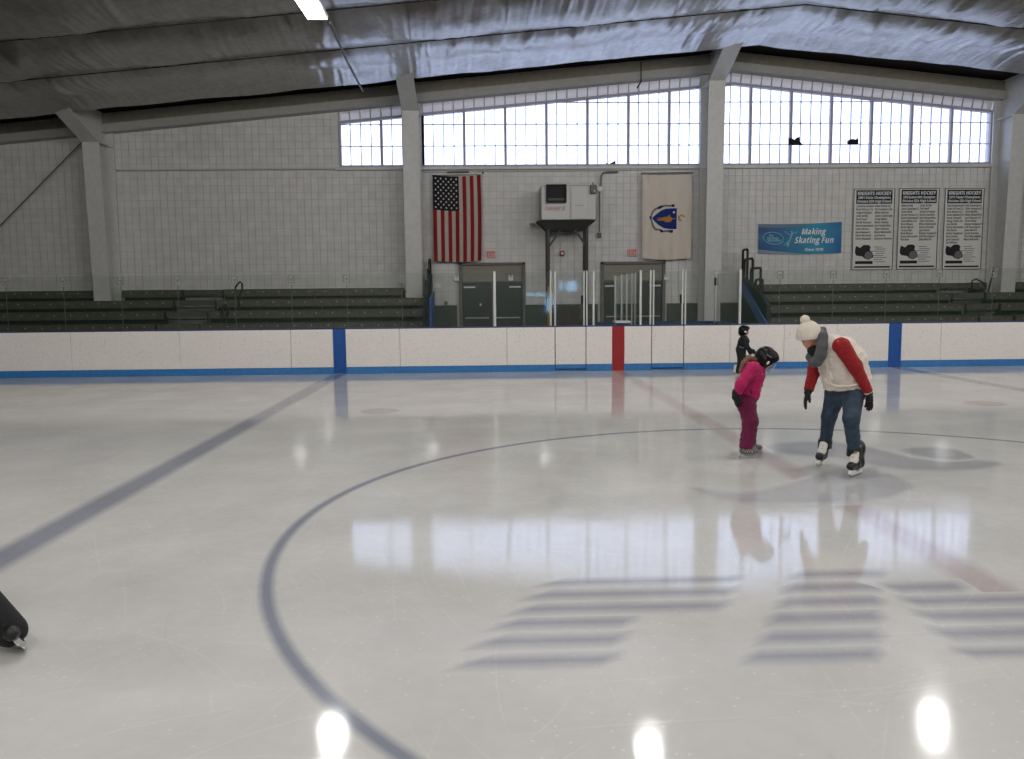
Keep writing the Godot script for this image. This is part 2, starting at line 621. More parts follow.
	var vis := mat("visor", Color(0.6, 0.6, 0.6, 0.12), 0.1)
	vis.transparency = BaseMaterial3D.TRANSPARENCY_ALPHA


# ------------------------------------------------------------------ the place
func _ready() -> void:
	var cam := Camera3D.new()
	cam.name = "camera"
	cam.transform = Transform3D(Basis(cr, cu, -cf), co)
	cam.fov = rad_to_deg(2.0 * atan(379.5 / FL))
	cam.near = 0.05; cam.far = 300.0
	add_child(cam)
	var we := WorldEnvironment.new()
	we.name = "world_environment"
	var env := Environment.new()
	env.background_mode = Environment.BG_SKY
	var sm := ProceduralSkyMaterial.new()
	sm.sky_top_color = Color(0.77, 0.84, 1.0)
	sm.sky_horizon_color = Color(0.865, 0.895, 1.0)
	sm.ground_horizon_color = Color(0.6, 0.62, 0.66)
	sm.ground_bottom_color = Color(0.4, 0.4, 0.4)
	sm.sky_energy_multiplier = 1.75
	sm.ground_energy_multiplier = 1.0
	var sky := Sky.new()
	sky.sky_material = sm
	env.sky = sky
	env.tonemap_mode = Environment.TONE_MAPPER_LINEAR
	env.tonemap_exposure = 1.0
	env.sdfgi_enabled = true; env.ssao_enabled = true; env.ssil_enabled = true
	we.environment = env
	add_child(we)
	make_materials()
	make_lamps(7.0)
	make_shell()
	make_ceiling()
	make_windows()
	make_columns()
	make_boards()
	make_bleachers()
	make_ice_paint()
	make_doors()
	make_wall_things()
	make_flags()
	make_banners()
	make_people()


# [x, z of the far end]
func make_lamps(energy: float) -> void:
	var lm := mat("lamp_glow", Color(0.9, 0.9, 0.9), 0.5)
	lm.emission_enabled = true
	lm.emission = Color(0.97, 0.98, 1.0)
	lm.emission_energy_multiplier = 2.6
	var cols := [[-9.3, 12.6], [px(327, 22, 16.0).x - 0.17, 16.0], [3.06, 16.3], [9.45, 17.6], [15.8, 15.0], [22.2, 14.0]]
	for c in cols.size():
		for r in 4:
			var zf: float = cols[c][1] - 7.4 * r
			var x: float = cols[c][0]
			var y := roof(x) - 1.22
			var seen := c == 1 and r == 0
			var label := "bright white fluorescent strip lamp hanging below the silver ceiling at the top edge" if seen else "white strip lamp above the ice, outside the picture"
			var o := thing("ceiling_lamp", Vector3(x, y, -zf + 0.75), label, "lamp", "lamps under the foil ceiling" if seen else "lamps above the picture", false)
			obj("housing", bv(Vector3(0, 0.045, 0), Vector3(0.39, 0.07, 1.52), 0.012), M.fixture, o)
			obj("diffuser", bv(Vector3(0, 0.0, 0), Vector3(0.36, 0.02, 1.5), 0.005), M.lamp_glow, o)
			for s in [-1, 1]:
				obj("hanger", tb([Vector3(0, 0.07, 0.5 * s), Vector3(0, 1.12, 0.5 * s)], 0.008, 6), M.galv_dark, o)
			var l := OmniLight3D.new()
			l.name = "lamp_light"
			l.light_size = 0.22
			l.omni_range = 60.0
			l.omni_attenuation = 2.0
			l.light_energy = energy * (0.6 if r == 0 else 1.12)
			l.light_color = Color(1.0, 0.99, 0.975)
			l.shadow_enabled = true
			l.position = Vector3(0, -0.25, 0)
			o.add_child(l)


func plate(poly: Array, depth: float, z: float) -> MB:
	return pr(PackedVector2Array(poly), depth, Transform3D(Basis(), Vector3(0, 0, z)))


func make_shell() -> void:
	# ice and the floor behind the boards
	var f := obj("floor", bx(Vector3(3, -0.1, (-BOARD_Z + 12.0) / 2.0), Vector3(66, 0.2, BOARD_Z + 12.0)), M.ice)
	tag(f, "pale grey skating ice sheet with scratches and reflections", "ice", "", "structure")
	f = obj("floor", bx(Vector3(3, -0.1, -(BOARD_Z + WALL_Z + 0.6) / 2.0), Vector3(66, 0.2, WALL_Z + 0.6 - BOARD_Z)), M.concrete)
	tag(f, "dark concrete walkway floor behind the far boards", "floor", "", "structure")
	# far wall, with the long window left open
	var xa := px(340.0, 166, WALL_Z).x
	var xb := px(991.0, 164, WALL_Z).x
	var sill := 5.95
	var w := MB.new()
	var zc := -WALL_Z - 0.2
	var th := 0.36
	w.prism(PackedVector2Array([Vector2(-30, 0), Vector2(36, 0), Vector2(36, sill), Vector2(-30, sill)]), th, Transform3D(Basis(), Vector3(0, 0, zc)))
	w.prism(PackedVector2Array([Vector2(-30, sill), Vector2(xa, sill), Vector2(xa, roof(xa) + 0.55), Vector2(-30, roof(-30) + 0.55)]), th, Transform3D(Basis(), Vector3(0, 0, zc)))
	w.prism(PackedVector2Array([Vector2(xb, sill), Vector2(36, sill), Vector2(36, roof(36) + 0.55), Vector2(xb, roof(xb) + 0.55)]), th, Transform3D(Basis(), Vector3(0, 0, zc)))
	w.prism(PackedVector2Array([Vector2(xa, roof(xa) - 0.14), Vector2(RIDGE_X, RIDGE_H - 0.14), Vector2(xb, roof(xb) - 0.14), Vector2(xb, roof(xb) + 0.55), Vector2(RIDGE_X, RIDGE_H + 0.55), Vector2(xa, roof(xa) + 0.55)]), th, Transform3D(Basis(), Vector3(0, 0, zc)))
	var wall := obj("wall_back", w, M.mortar)
	tag(wall, "far end wall of white painted square blocks under the windows", "wall", "", "structure")
	# square blocks, each with its own face and a recessed joint
	var b := MB.new()
	rng.seed = 3
	var sp := 0.2335
	var row := 0
	var y := 1.405
	while y < 9.0:
		var x := -17.6
		while x < 20.0:
			var c := x + sp / 2.0
			var skip := y + sp > sill and c > xa - 0.1 and c < xb + 0.1
			skip = skip or y + sp > minf(roof(x), roof(x + sp)) + 0.12
			for d in [[-0.92, 1.22], [3.78, 6.02]]:
				skip = skip or (c > d[0] and c < d[1] and y < 2.72)
			if not skip:
				var j := rng.randf_range(0.0, 0.0025)
				var p := rng.randf_range(0.955, 1.0)
				b.tint = Color(p, p, p)
				var z0 := -WALL_Z - 0.02
				var z1 := -WALL_Z + 0.004 + j
				var g := 0.007
				var x0 := x + g
				var x1 := x + sp - g
				var y0 := y + g
				var y1 := y + sp - g
				b.quad(Vector3(x0, y0, z1), Vector3(x1, y0, z1), Vector3(x1, y1, z1), Vector3(x0, y1, z1), Vector3(0, 0, 1))
				b.quad(Vector3(x0, y0, z0), Vector3(x0, y0, z1), Vector3(x0, y1, z1), Vector3(x0, y1, z0), Vector3(-1, 0, 0))
				b.quad(Vector3(x1, y0, z0), Vector3(x1, y0, z1), Vector3(x1, y1, z1), Vector3(x1, y1, z0), Vector3(1, 0, 0))
				b.quad(Vector3(x0, y1, z0), Vector3(x1, y1, z0), Vector3(x1, y1, z1), Vector3(x0, y1, z1), Vector3(0, 1, 0))
				b.quad(Vector3(x0, y0, z0), Vector3(x1, y0, z0), Vector3(x1, y0, z1), Vector3(x0, y0, z1), Vector3(0, -1, 0))
			x += sp
		y += sp
		row += 1
	M.block.vertex_color_use_as_albedo = true
	stuff(obj("blocks", b, M.block, wall))
	var ws := MB.new()
	for s in [[-1.75, -0.98], [1.28, 3.73], [6.07, 9.6]]:
		ws.box(Vector3((s[0] + s[1]) / 2.0, 0.70, -WALL_Z + 0.01), Vector3(s[1] - s[0], 1.40, 0.05))
	obj("wainscot", ws, M.wainscot, wall)
	var sl := MB.new()
	sl.bev(Vector3((xa + xb) / 2.0, sill - 0.07, -WALL_Z + 0.07), Vector3(xb - xa + 0.3, 0.10, 0.16), 0.01)
	obj("window_ledge", sl, M.steel_white, wall)
	# the other sides of the hall
	tag(obj("wall_left", bx(Vector3(-30.2, 5, -8), Vector3(0.4, 12, 42)), M.side_wall), "plain side wall at the left end of the hall", "wall", "", "structure")
	tag(obj("wall_right", bx(Vector3(36.2, 5, -8), Vector3(0.4, 12, 42)), M.side_wall), "plain side wall at the right end of the hall", "wall", "", "structure")
	tag(obj("wall_front", bx(Vector3(3, 5, 12.2), Vector3(67, 12, 0.4)), M.side_wall), "plain wall behind the camera side of the hall", "wall", "", "structure")
	tag(obj("snow_ground", bx(Vector3(3, -0.4, -80), Vector3(240, 0.2, 102.4)), M.snow), "snow covered ground outside beyond the far wall", "snow", "", "structure")
	# roof deck over the foil
	for s in [[-30.5, RIDGE_X], [RIDGE_X, 36.5]]:
		var a := Vector2(s[0], roof(s[0]) + 0.55)
		var e := Vector2(s[1], roof(s[1]) + 0.55)
		var d := obj("roof_deck", pr(PackedVector2Array([a, e, e + Vector2(0, 0.25), a + Vector2(0, 0.25)]), 41.4, Transform3D(Basis(), Vector3(0, 0, -8.15))), M.deck)
		tag(d, "dark underside of the roof seen in the gap above the " + ("left" if s[0] < 0 else "right") + " slope of foil", "roof", "", "structure")


func make_ceiling() -> void:
	var c := thing("ceiling", Vector3(RIDGE_X, RIDGE_H, -25.5), "sagging silver foil insulation ceiling in wide wrinkled strips", "ceiling", "", true, "structure")
	var xs := [-24.0, -12.6, -2.4, RIDGE_X, 17.0, 29.0]
	var wr := noise(1.0, 90, 2)
	var cre := noise(1.0, 91, 1)
	var big := noise(1.0, 92, 2)
	var seams := [25.55, 21.95, 19.07, 15.9, 12.7, 9.5, 6.3, 3.1, 0.0, -4.0, -8.0, -11.8]
	for r in seams.size() - 1:
		var z0: float = seams[r]
		var z1: float = seams[r + 1]
		for k in 5:
			var x0: float = xs[k]
			var x1: float = xs[k + 1]
			var f := func(a: float, b: float) -> Vector3:
				var x := lerpf(x0, x1, a)
				var z := lerpf(z0, z1, b)
				var lean := 0.12 * clampf((x - 2.0) / 8.0, -1.0, 1.0)
				var q := x - lean * (z - 20.0)
				var belly := sin(PI * b) if r > 0 else sin(PI * clampf((b - 0.4) / 0.6, 0.0, 1.0))
				var ends := minf(1.0, 0.35 + belly) if r > 0 or b > 0.7 else clampf(b * 6.0 + 0.15, 0.0, 1.0)
				var fold := pow(1.0 - absf(wr.get_noise_2d(q * 0.85, z * 0.05)), 3.0)
				var fine := pow(1.0 - absf(wr.get_noise_2d(q * 3.4 + 50.0, z * 0.07 + 9.0 * r)), 3.0)
				var tiny := pow(1.0 - absf(wr.get_noise_2d(q * 7.0 - 80.0, z * 0.10 + 5.0 * r)), 2.0)
				var deep := maxf(0.0, absf(cre.get_noise_2d(q * 0.33 + 7.0, z * 0.03 + 31.0 * r)) * -9.0 + 1.0)
				var edge := minf(1.0, minf(a, 1.0 - a) * 12.0)
				var y := roof(x) - 0.07 * belly - 0.05 * big.get_noise_2d(x * 0.3, z * 0.3)
				y -= (fold * 0.032 + fine * 0.030 + tiny * 0.02) * ends * (0.4 + 0.6 * edge) + deep * 0.07 * belly
				if r == 0: y += 0.14 * (1.0 - pow(maxf(0.0, (z - 24.25) / 1.3), 2.0)) * (1.0 - smoothstep(0.35, 1.0, b))
				return Vector3(x, y, -z)
			var mb := MB.new()
			mb.sheet(f, 190, 16)
			obj("foil_strip", mb, M.foil, c)
			if r > 0 and r < 6:
				obj("batten", br(Vector3(x0, roof(x0) - 0.04, -z0), Vector3(x1, roof(x1) - 0.04, -z0), 0.03, 0.02), M.batten, c)
	# eave members on the far wall, in two tones, between the columns
	var cx := [-30.0, -12.25, -2.05, 7.2, 17.0, 36.0]
	var where := ["left of the leftmost column", "between the two left columns, over the blank wall", "over the middle windows", "over the right windows", "at the right edge"]
	for k in 5:
		for tone in 2:
			var m := MB.new()
			var parts := [[cx[k], cx[k + 1]]]
			if cx[k] < RIDGE_X and cx[k + 1] > RIDGE_X:
				parts = [[cx[k], RIDGE_X], [RIDGE_X, cx[k + 1]]]
			for s in parts:
				var t: float = 0.44 if tone == 0 else 0.10
				var lo: float = 0.10 if tone == 0 else -0.15
				m.prism(PackedVector2Array([Vector2(s[0], roof(s[0]) + lo), Vector2(s[1], roof(s[1]) + lo), Vector2(s[1], roof(s[1]) + t), Vector2(s[0], roof(s[0]) + t)]), 0.3 if tone == 0 else 0.42, Transform3D(Basis(), Vector3(0, 0, -WALL_Z + (0.16 if tone == 0 else 0.22))))
			tag(obj("beam", m, M.girt_beige if tone == 0 else M.girt_white), ("beige upper" if tone == 0 else "pale lower") + " eave beam sloping along the far wall " + where[k], "beam", "", "structure")
	tag(obj("conduit", tb([Vector3(px(330, 22, 19.2).x, roof(-3.5) - 0.24, -19.2), Vector3(px(347, 54, 22.3).x, roof(-3.6) - 0.24, -22.3), Vector3(px(362, 82, 25.3).x, roof(-3.8) - 0.22, -25.4)], 0.03, 8), M.galv_dark), "grey pipe running along the foil ceiling from the strip lamp to the far edge", "pipe")
	tag(obj("hanging_rod", tb([px(641, 62, 27.6), px(641, 82, 27.5), px(637, 88, 27.4)], 0.02, 6), M.black_steel), "thin dark bent rod hanging from the beam above the middle windows", "rod")


func make_windows() -> void:
	var xa := px(340.5, 166, WALL_Z).x
	var xb := px(990.0, 164, WALL_Z).x
	var sp := (xb - xa) / 16.0
	var sill := 5.95
	var rows := [5.95, 6.62, 7.31, 8.0, 9.2]
	var spans := [[0, 2, "leftmost narrow window, beside the blank wall"], [2, 9, "long middle window above the flags"], [9, 16, "long right window above the championship banners"]]
	for w in 3:
		var k0: int = spans[w][0]
		var k1: int = spans[w][1]
		var o := thing("window_%d" % (w + 1), Vector3(xa + sp * k0, sill, -WALL_Z - 0.1), "bright gridded glass of the " + str(spans[w][2]), "window", "", true, "structure")
		for k in range(k0, k1 + 1):
			var x := xa + sp * k
			if x > 6.9 and x < 7.9 and false: continue
			obj("mullion", bv(Vector3(x, (sill + roof(x) - 0.5) / 2.0, -WALL_Z - 0.06), Vector3(0.085, roof(x) - 0.5 - sill, 0.16), 0.01), M.mullion, o)
		# sloping head bar, sill bar
		var xs := [xa + sp * k0, xa + sp * k1]
		if xs[0] < RIDGE_X and xs[1] > RIDGE_X: xs = [xs[0], RIDGE_X, xs[1]]
		var hb := MB.new()
		for j in xs.size() - 1:
			hb.prism(PackedVector2Array([Vector2(xs[j], roof(xs[j]) - 0.53), Vector2(xs[j + 1], roof(xs[j + 1]) - 0.53), Vector2(xs[j + 1], roof(xs[j + 1]) - 0.45), Vector2(xs[j], roof(xs[j]) - 0.45)]), 0.2, Transform3D(Basis(), Vector3(0, 0, -WALL_Z - 0.02)))
		obj("head_bar", hb, M.mullion, o)
		obj("sill_bar", bv(Vector3((xa + sp * k0 + xa + sp * k1) / 2.0, sill + 0.02, -WALL_Z - 0.04), Vector3(sp * (k1 - k0), 0.07, 0.16), 0.01), M.mullion, o)
		for k in range(k0, k1):
			for j in 4:
				var x0 := xa + sp * (k + j / 4.0)
				var x1 := x0 + sp / 4.0
				if j > 0:
					obj("muntin", bx(Vector3(x0, (sill + roof(x0) - 0.5) / 2.0, -WALL_Z - 0.08), Vector3(0.028, roof(x0) - 0.5 - sill, 0.05)), M.muntin, o)
				for r in 4:
					var t0 := minf(rows[r + 1], roof(x0) - 0.5)
					var t1 := minf(rows[r + 1], roof(x1) - 0.5)
					if t0 - rows[r] < 0.02 and t1 - rows[r] < 0.02: continue
					t0 = maxf(t0, rows[r] + 0.002); t1 = maxf(t1, rows[r] + 0.002)
					obj("pane", pr(PackedVector2Array([Vector2(x0, rows[r]), Vector2(x1, rows[r]), Vector2(x1, t1), Vector2(x0, t0)]), 0.01, Transform3D(Basis(), Vector3(0, 0, -WALL_Z - 0.1))), M.pane, o)
				# pale sheet between the head bar and the eave
				var za := -WALL_Z + 0.02
				var zb := -WALL_Z - 0.1
				var m := MB.new()
				m.quad(Vector3(x0, roof(x0) - 0.47, zb), Vector3(x1, roof(x1) - 0.47, zb), Vector3(x1, roof(x1) - 0.13, za), Vector3(x0, roof(x0) - 0.13, za), Vector3(0, -0.3, 1).normalized())
				obj("upper_panel", m, M.fascia, o)
				obj("upper_rib", br(Vector3(x0, roof(x0) - 0.47, zb + 0.02), Vector3(x0, roof(x0) - 0.13, za + 0.02), 0.035, 0.03, Vector3.RIGHT), M.girt_white, o)
			for r in [1, 2, 3]:
				var xl := xa + sp * k
				var xr := xl + sp
				var y: float = rows[r]
				if y < minf(roof(xl), roof(xr)) - 0.56:
					obj("glazing_bar", bx(Vector3((xl + xr) / 2.0, y, -WALL_Z - 0.08), Vector3(sp, 0.028, 0.05)), M.muntin, o)
				elif y < maxf(roof(xl), roof(xr)) - 0.54:
					var xc := clampf(RIDGE_X - (RIDGE_H - 0.5 - y) / 0.0928, xl, xr) if xl < 7.0 else clampf(RIDGE_X + (RIDGE_H - 0.5 - y) / 0.105, xl, xr)
					var e0 := xc if xl < 7.0 else xl
					var e1 := xr if xl < 7.0 else xc
					if e1 - e0 > 0.05:
						obj("glazing_bar", bx(Vector3((e0 + e1) / 2.0, y, -WALL_Z - 0.08), Vector3(e1 - e0, 0.028, 0.05)), M.muntin, o)
	# dark tufts of debris on the glazing bars
	var sets := [
		[[[789, 145], [789, 138], [792, 138.5], [794.5, 140], [797, 137.5], [799, 137], [799.5, 141.5], [803, 145]], "dark jagged nest debris on a bar of the right window, left of the other"],
		[[[848, 144.5], [848, 140.5], [851, 139], [854, 139.2], [855.5, 140], [858, 138], [858.2, 144.5]], "dark rounded nest debris on a bar of the right window, right of the other"],
		[[[606, 166.5], [606, 163], [609, 164], [612, 162.5], [615.5, 160.5], [615.5, 166.5]], "small dark debris on the sill of the middle window"]]
	for s in sets:
		var poly := PackedVector2Array()
		for q in s[0]:
			var p := px(q[0], q[1], WALL_Z)
			poly.append(Vector2(p.x, p.y))
		tag(obj("nest_debris", pr(poly, 0.09, Transform3D(Basis(), Vector3(0, 0, -WALL_Z - 0.02))), M.nest), s[1], "debris")


# tapered steel frames: a front flange, a web and a back flange; the knee carries a rafter that rises into the roof space
func make_columns() -> void:
	var xs := [px(102, 300, 27.2).x, px(414.5, 298, 27.2).x, px(715.5, 230, 27.0).x, px(1008.3, 292, 27.2).x]
	var label := ["leftmost white steel column, with a brace rod beside it", "white steel column left of the striped flag", "white steel column right of the cream flag, at the roof peak", "white steel column cut by the right edge of the picture"]
	for k in 4:
		var x: float = xs[k]
		var knee := roof(x) - (0.57 if k < 3 else 0.78)
		var o := thing("column", Vector3(x, 0, -27.4), label[k], "column", "", true, "structure")
		var zb := 27.3
		var zk := 27.05
		var zr := 25.0
		var top := roof(x) + 0.16
		var wd := 0.52 if k < 3 else 0.47
		obj("front_flange", br(Vector3(x, 0, -zb), Vector3(x, knee, -zk), wd, 0.03, Vector3(0, 0, 1)), M.steel_white, o)
		obj("rafter_flange", br(Vector3(x, knee, -zk), Vector3(x, top, -zr), wd, 0.03, Vector3(0, 0, 1)), M.steel_white, o)
		obj("rear_flange", bx(Vector3(x, (roof(x) + 0.5) / 2.0, -28.1), Vector3(wd, roof(x) + 0.5, 0.06)), M.steel_white, o)
		var web := MB.new()
		web.prism(PackedVector2Array([Vector2(-zb, 0), Vector2(-zk, knee), Vector2(-zr, top), Vector2(-zr, roof(x) + 0.5), Vector2(-28.1, roof(x) + 0.5), Vector2(-28.1, 0)]), 0.02, Transform3D(Basis(Vector3(0, 0, 1), Vector3.UP, Vector3(1, 0, 0)), Vector3(x, 0, 0)))
		obj("web", web, M.steel_white, o)
		obj("stiffener", bx(Vector3(x, knee, -(zk + 28.1) / 2.0), Vector3(wd * 0.9, 0.025, 28.1 - zk)), M.steel_white, o)
		obj("base_plate", bv(Vector3(x, 0.02, -27.72), Vector3(wd + 0.1, 0.04, 0.84), 0.008), M.steel_white, o)
	tag(obj("brace_rod", tb([px(83, 141, 27.9), px(0, 226, 28.0), px(-60, 287, 28.0)], 0.022, 6), M.galv_dark), "thin dark diagonal brace rod on the wall at the far left", "rod")
	tag(obj("wall_conduit", tb([px(112, 168.5, 28.05), px(118, 170, 28.12), px(250, 169, 28.13), px(404, 168, 28.13)], 0.03, 6), M.steel_white), "thin painted pipe along the blank left wall", "pipe")
	tag(obj("wall_conduit", tb([px(424, 171.5, 28.13), px(560, 170.5, 28.13), px(700, 168.5, 28.13)], 0.025, 6), M.steel_white), "thin painted pipe along the wall just under the middle window", "pipe")


func make_boards() -> void:
	var o := thing("rink_boards", Vector3(0, 0, -BOARD_Z), "white far rink boards with blue kick strip, colour stripes and clear glass on top", "rink boards")
	var z := -BOARD_Z - 0.03
	var bx_at := func(u: float) -> float: return px(u, 350, BOARD_Z).x
	# panel joints
	var cuts := [-18.9, -16.46, -14.02]
	for u in [-38, 71, 180, 291, 333.2, 345.8, 400, 507, 555, 586.3, 612.3, 624.3, 651.5, 684, 730, 784, 837, 888.6, 901.2, 940.5]:
		cuts.append(bx_at.call(u))
	var last: float = cuts[-1]
	for k in 5: cuts.append(last + 2.44 * (k + 1))
	for k in cuts.size() - 1:
		var x0: float = cuts[k]
		var x1: float = cuts[k + 1]
		var mid := 486.0 + (x0 + x1) / 2.0 * 44.0
		var m: Material = M.board_white
		var nm := "board_panel"
		var stripe := false
		for s in [[339.5, "stripe_blue"], [618.3, "stripe_red"], [895.0, "stripe_blue"]]:
			if absf((x0 + x1) / 2.0 - bx_at.call(s[0])) < 0.12:
				m = M[s[1]]; nm = "line_stripe"; stripe = true
		var gate := false
		for s in [570.6, 667.8]:
			if absf((x0 + x1) / 2.0 - bx_at.call(s)) < 0.1: gate = true
		var g := 0.014 if gate else 0.004
		if gate: nm = "gate_panel"
		var y0 := 0.155
		if stripe: y0 = 0.0
		var p := obj(nm, bv(Vector3((x0 + x1) / 2.0, (y0 + BOARD_H) / 2.0, z - (0.004 if gate else 0.0)), Vector3(x1 - x0 - 2.0 * g if not stripe else x1 - x0, BOARD_H - y0, 0.05 + (0.006 if stripe else 0.0)), 0.003), m, o)
		if stripe:
			p.set_meta("label", "deep blue line stripe" if m == M.stripe_blue else "red centre line stripe")
		else:
			var kb := 0.055 if gate else 0.0
			obj("kick_strip", bv(Vector3((x0 + x1) / 2.0, (kb + 0.15) / 2.0 + 0.001, z + 0.006), Vector3(x1 - x0 - (2.0 * g if gate else 0.0), 0.15 - kb, 0.05), 0.004), M.kick_blue, o)
			if gate:
				obj("kick_strip", bv(Vector3((x0 + x1) / 2.0, 0.016, z + 0.006), Vector3(x1 - x0, 0.03, 0.05), 0.004), M.kick_blue, o)
				obj("gate_gasket", bx(Vector3((x0 + x1) / 2.0, 0.5, z - 0.02), Vector3(x1 - x0, 0.98, 0.03)), M.gasket, o)
	obj("backing", bx(Vector3(0, 0.5, z - 0.075), Vector3(40, 0.98, 0.06)), M.gasket, o)
	obj("cap_rail", bv(Vector3(0, BOARD_H + 0.012, z - 0.06), Vector3(40, 0.03, 0.17), 0.008), M.cap_blue, o)
	# clear panes on the boards with clips near their top corners
	var top := 2.24
	var gz := -BOARD_Z - 0.09
	var marks := [-49.0, 8.0, 65.4, 122.7, 179.5, 236.3, 292.7, 348.0, 402.8, 430.0]
	var right := [742.0, 779.6, 832.8, 885.5, 938.5, 992.0, 1045.0, 1098.0]
	for set_ in [marks, right]:
		for k in set_.size() - 1:
			var x0: float = bx_at.call(set_[k])
			var x1: float = bx_at.call(set_[k + 1])
			obj("glass_pane", bx(Vector3((x0 + x1) / 2.0, (top + BOARD_H) / 2.0 + 0.01, gz), Vector3(x1 - x0 - 0.006, top - BOARD_H, 0.012)), M.glass, o)
		for k in range(1, set_.size() - 1):
			var x: float = bx_at.call(set_[k])
			var fr := MB.new()
			var yc := top - 0.10
			for s in [-1, 1]:
				fr.box(Vector3(x + 0.065 * s, yc, gz + 0.012), Vector3(0.02, 0.17, 0.02))
				fr.box(Vector3(x, yc + 0.08 * s, gz + 0.012), Vector3(0.13, 0.018, 0.02))
			fr.box(Vector3(x, yc, gz + 0.012), Vector3(0.05, 0.05, 0.02))
			fr.box(Vector3(x, yc - 0.04, gz + 0.012), Vector3(0.012, 0.08, 0.012))
			obj("glass_clip", fr, M.clip, o)
			obj("glass_joint", bx(Vector3(x, (BOARD_H + top) / 2.0 - 0.1, gz), Vector3(0.01, top - BOARD_H - 0.22, 0.013)), M.joint, o)
	# middle part with aluminium posts
	var mid_ := [430.0, 495.0, 553.0, 586.0, 594.0, 640.9, 652.2, 684.2, 741.0]
	for k in mid_.size() - 1:
		var x0: float = bx_at.call(mid_[k])
		var x1: float = bx_at.call(mid_[k + 1])
		obj("glass_pane", bx(Vector3((x0 + x1) / 2.0, (top + BOARD_H) / 2.0 + 0.01, gz), Vector3(x1 - x0 - 0.02, top - BOARD_H, 0.012)), M.glass, o)
	for q in [[495.2, 0.062], [551.2, 0.038], [555.6, 0.038], [584.4, 0.034], [587.2, 0.034], [594.0, 0.045], [640.9, 0.05], [650.8, 0.036], [653.8, 0.036], [682.6, 0.036], [685.6, 0.036], [740.2, 0.055]]:
		var x: float = bx_at.call(q[0])
		obj("glass_post", bv(Vector3(x, (BOARD_H + 2.27) / 2.0 + 0.01, gz), Vector3(q[1], 2.27 - BOARD_H, 0.06), 0.008), M.alu, o)
	for u in [582.5, 681.2]:
		obj("gate_latch", bv(Vector3(bx_at.call(u), 1.62, gz), Vector3(0.045, 0.2, 0.05), 0.01), M.gasket, o)
	# partitions of the boxes behind the boards, receding from the ice
	var pt := thing("box_partition", Vector3(3.52, 0, -21), "row of metal glass posts receding behind the boards near the red stripe", "partition")
	var xp: float = bx_at.call(640.9)
	for q in [[634.8, 0.03], [631.4, 0.03], [626.3, 0.045], [621.2, 0.05], [614.8, 0.055]]:
		var zz: float = BOARD_Z * (640.9 - 486.0) / (q[0] - 486.0)
		obj("post", bv(Vector3(xp, 1.12, -zz), Vector3(q[1], 2.24, 0.05), 0.008), M.alu, pt)
	obj("glass_panel", bx(Vector3(xp, 1.62, -21.05), Vector3(0.012, 1.2, 3.7)), M.glass, pt)
	obj("kick_wall", bx(Vector3(xp, 0.5, -21.05), Vector3(0.04, 1.0, 3.7)), M.cap_blue, pt)
	pt = thing("box_partition", Vector3(5.77, 0, -20.2), "glass end panel with one post behind the boards beside the black stair rails", "partition")
	xp = bx_at.call(740.2)
	var ze := BOARD_Z * (740.2 - 486.0) / (714.6 - 486.0)
	obj("post", bv(Vector3(xp, 1.12, -ze), Vector3(0.055, 2.25, 0.06), 0.008), M.alu, pt)
	obj("glass_panel", bx(Vector3(xp, 1.62, -(BOARD_Z + ze) / 2.0 - 0.08), Vector3(0.012, 1.2, ze - BOARD_Z - 0.1)), M.glass, pt)
	obj("kick_wall", bx(Vector3(xp, 0.53, -(BOARD_Z + ze) / 2.0 - 0.08), Vector3(0.05, 1.0, ze - BOARD_Z - 0.1)), M.cap_blue, pt)
	obj("latch", bv(Vector3(xp - 0.03, 2.03, -ze + 0.05), Vector3(0.05, 0.2, 0.05), 0.01), M.gasket, pt)
	pt = thing("box_wall", Vector3(4.0, 0, -ze), "low blue back wall of the players' box behind the boards", "low wall")
	obj("panel", bv(Vector3((xp + bx_at.call(594.0)) / 2.0, 0.52, -ze - 0.05), Vector3(xp - bx_at.call(594.0), 1.04, 0.06), 0.01), M.cap_blue, pt)
	pt = thing("box_wall", Vector3(0.6, 0, -20.4), "low blue wall behind the boards in front of the left doors", "low wall")
	obj("panel", bv(Vector3((bx_at.call(497.0) + bx_at.call(590.0)) / 2.0, 0.49, -20.4), Vector3(bx_at.call(590.0) - bx_at.call(497.0), 0.98, 0.06), 0.01), M.cap_blue, pt)
	var tbl := thing("scorer_table", Vector3(bx_at.call(624.0), 0, -19.6), "small white scorer's counter behind the glass above the red stripe", "counter")
	obj("counter_top", bv(Vector3(bx_at.call(624.5), 1.10, -19.5), Vector3(0.36, 0.05, 0.4), 0.008), M.white, tbl)
	for s in [-1, 1]:
		obj("leg", bx(Vector3(bx_at.call(624.5) + 0.15 * s, 0.54, -19.6), Vector3(0.04, 1.08, 0.04)), M.galv_dark, tbl)


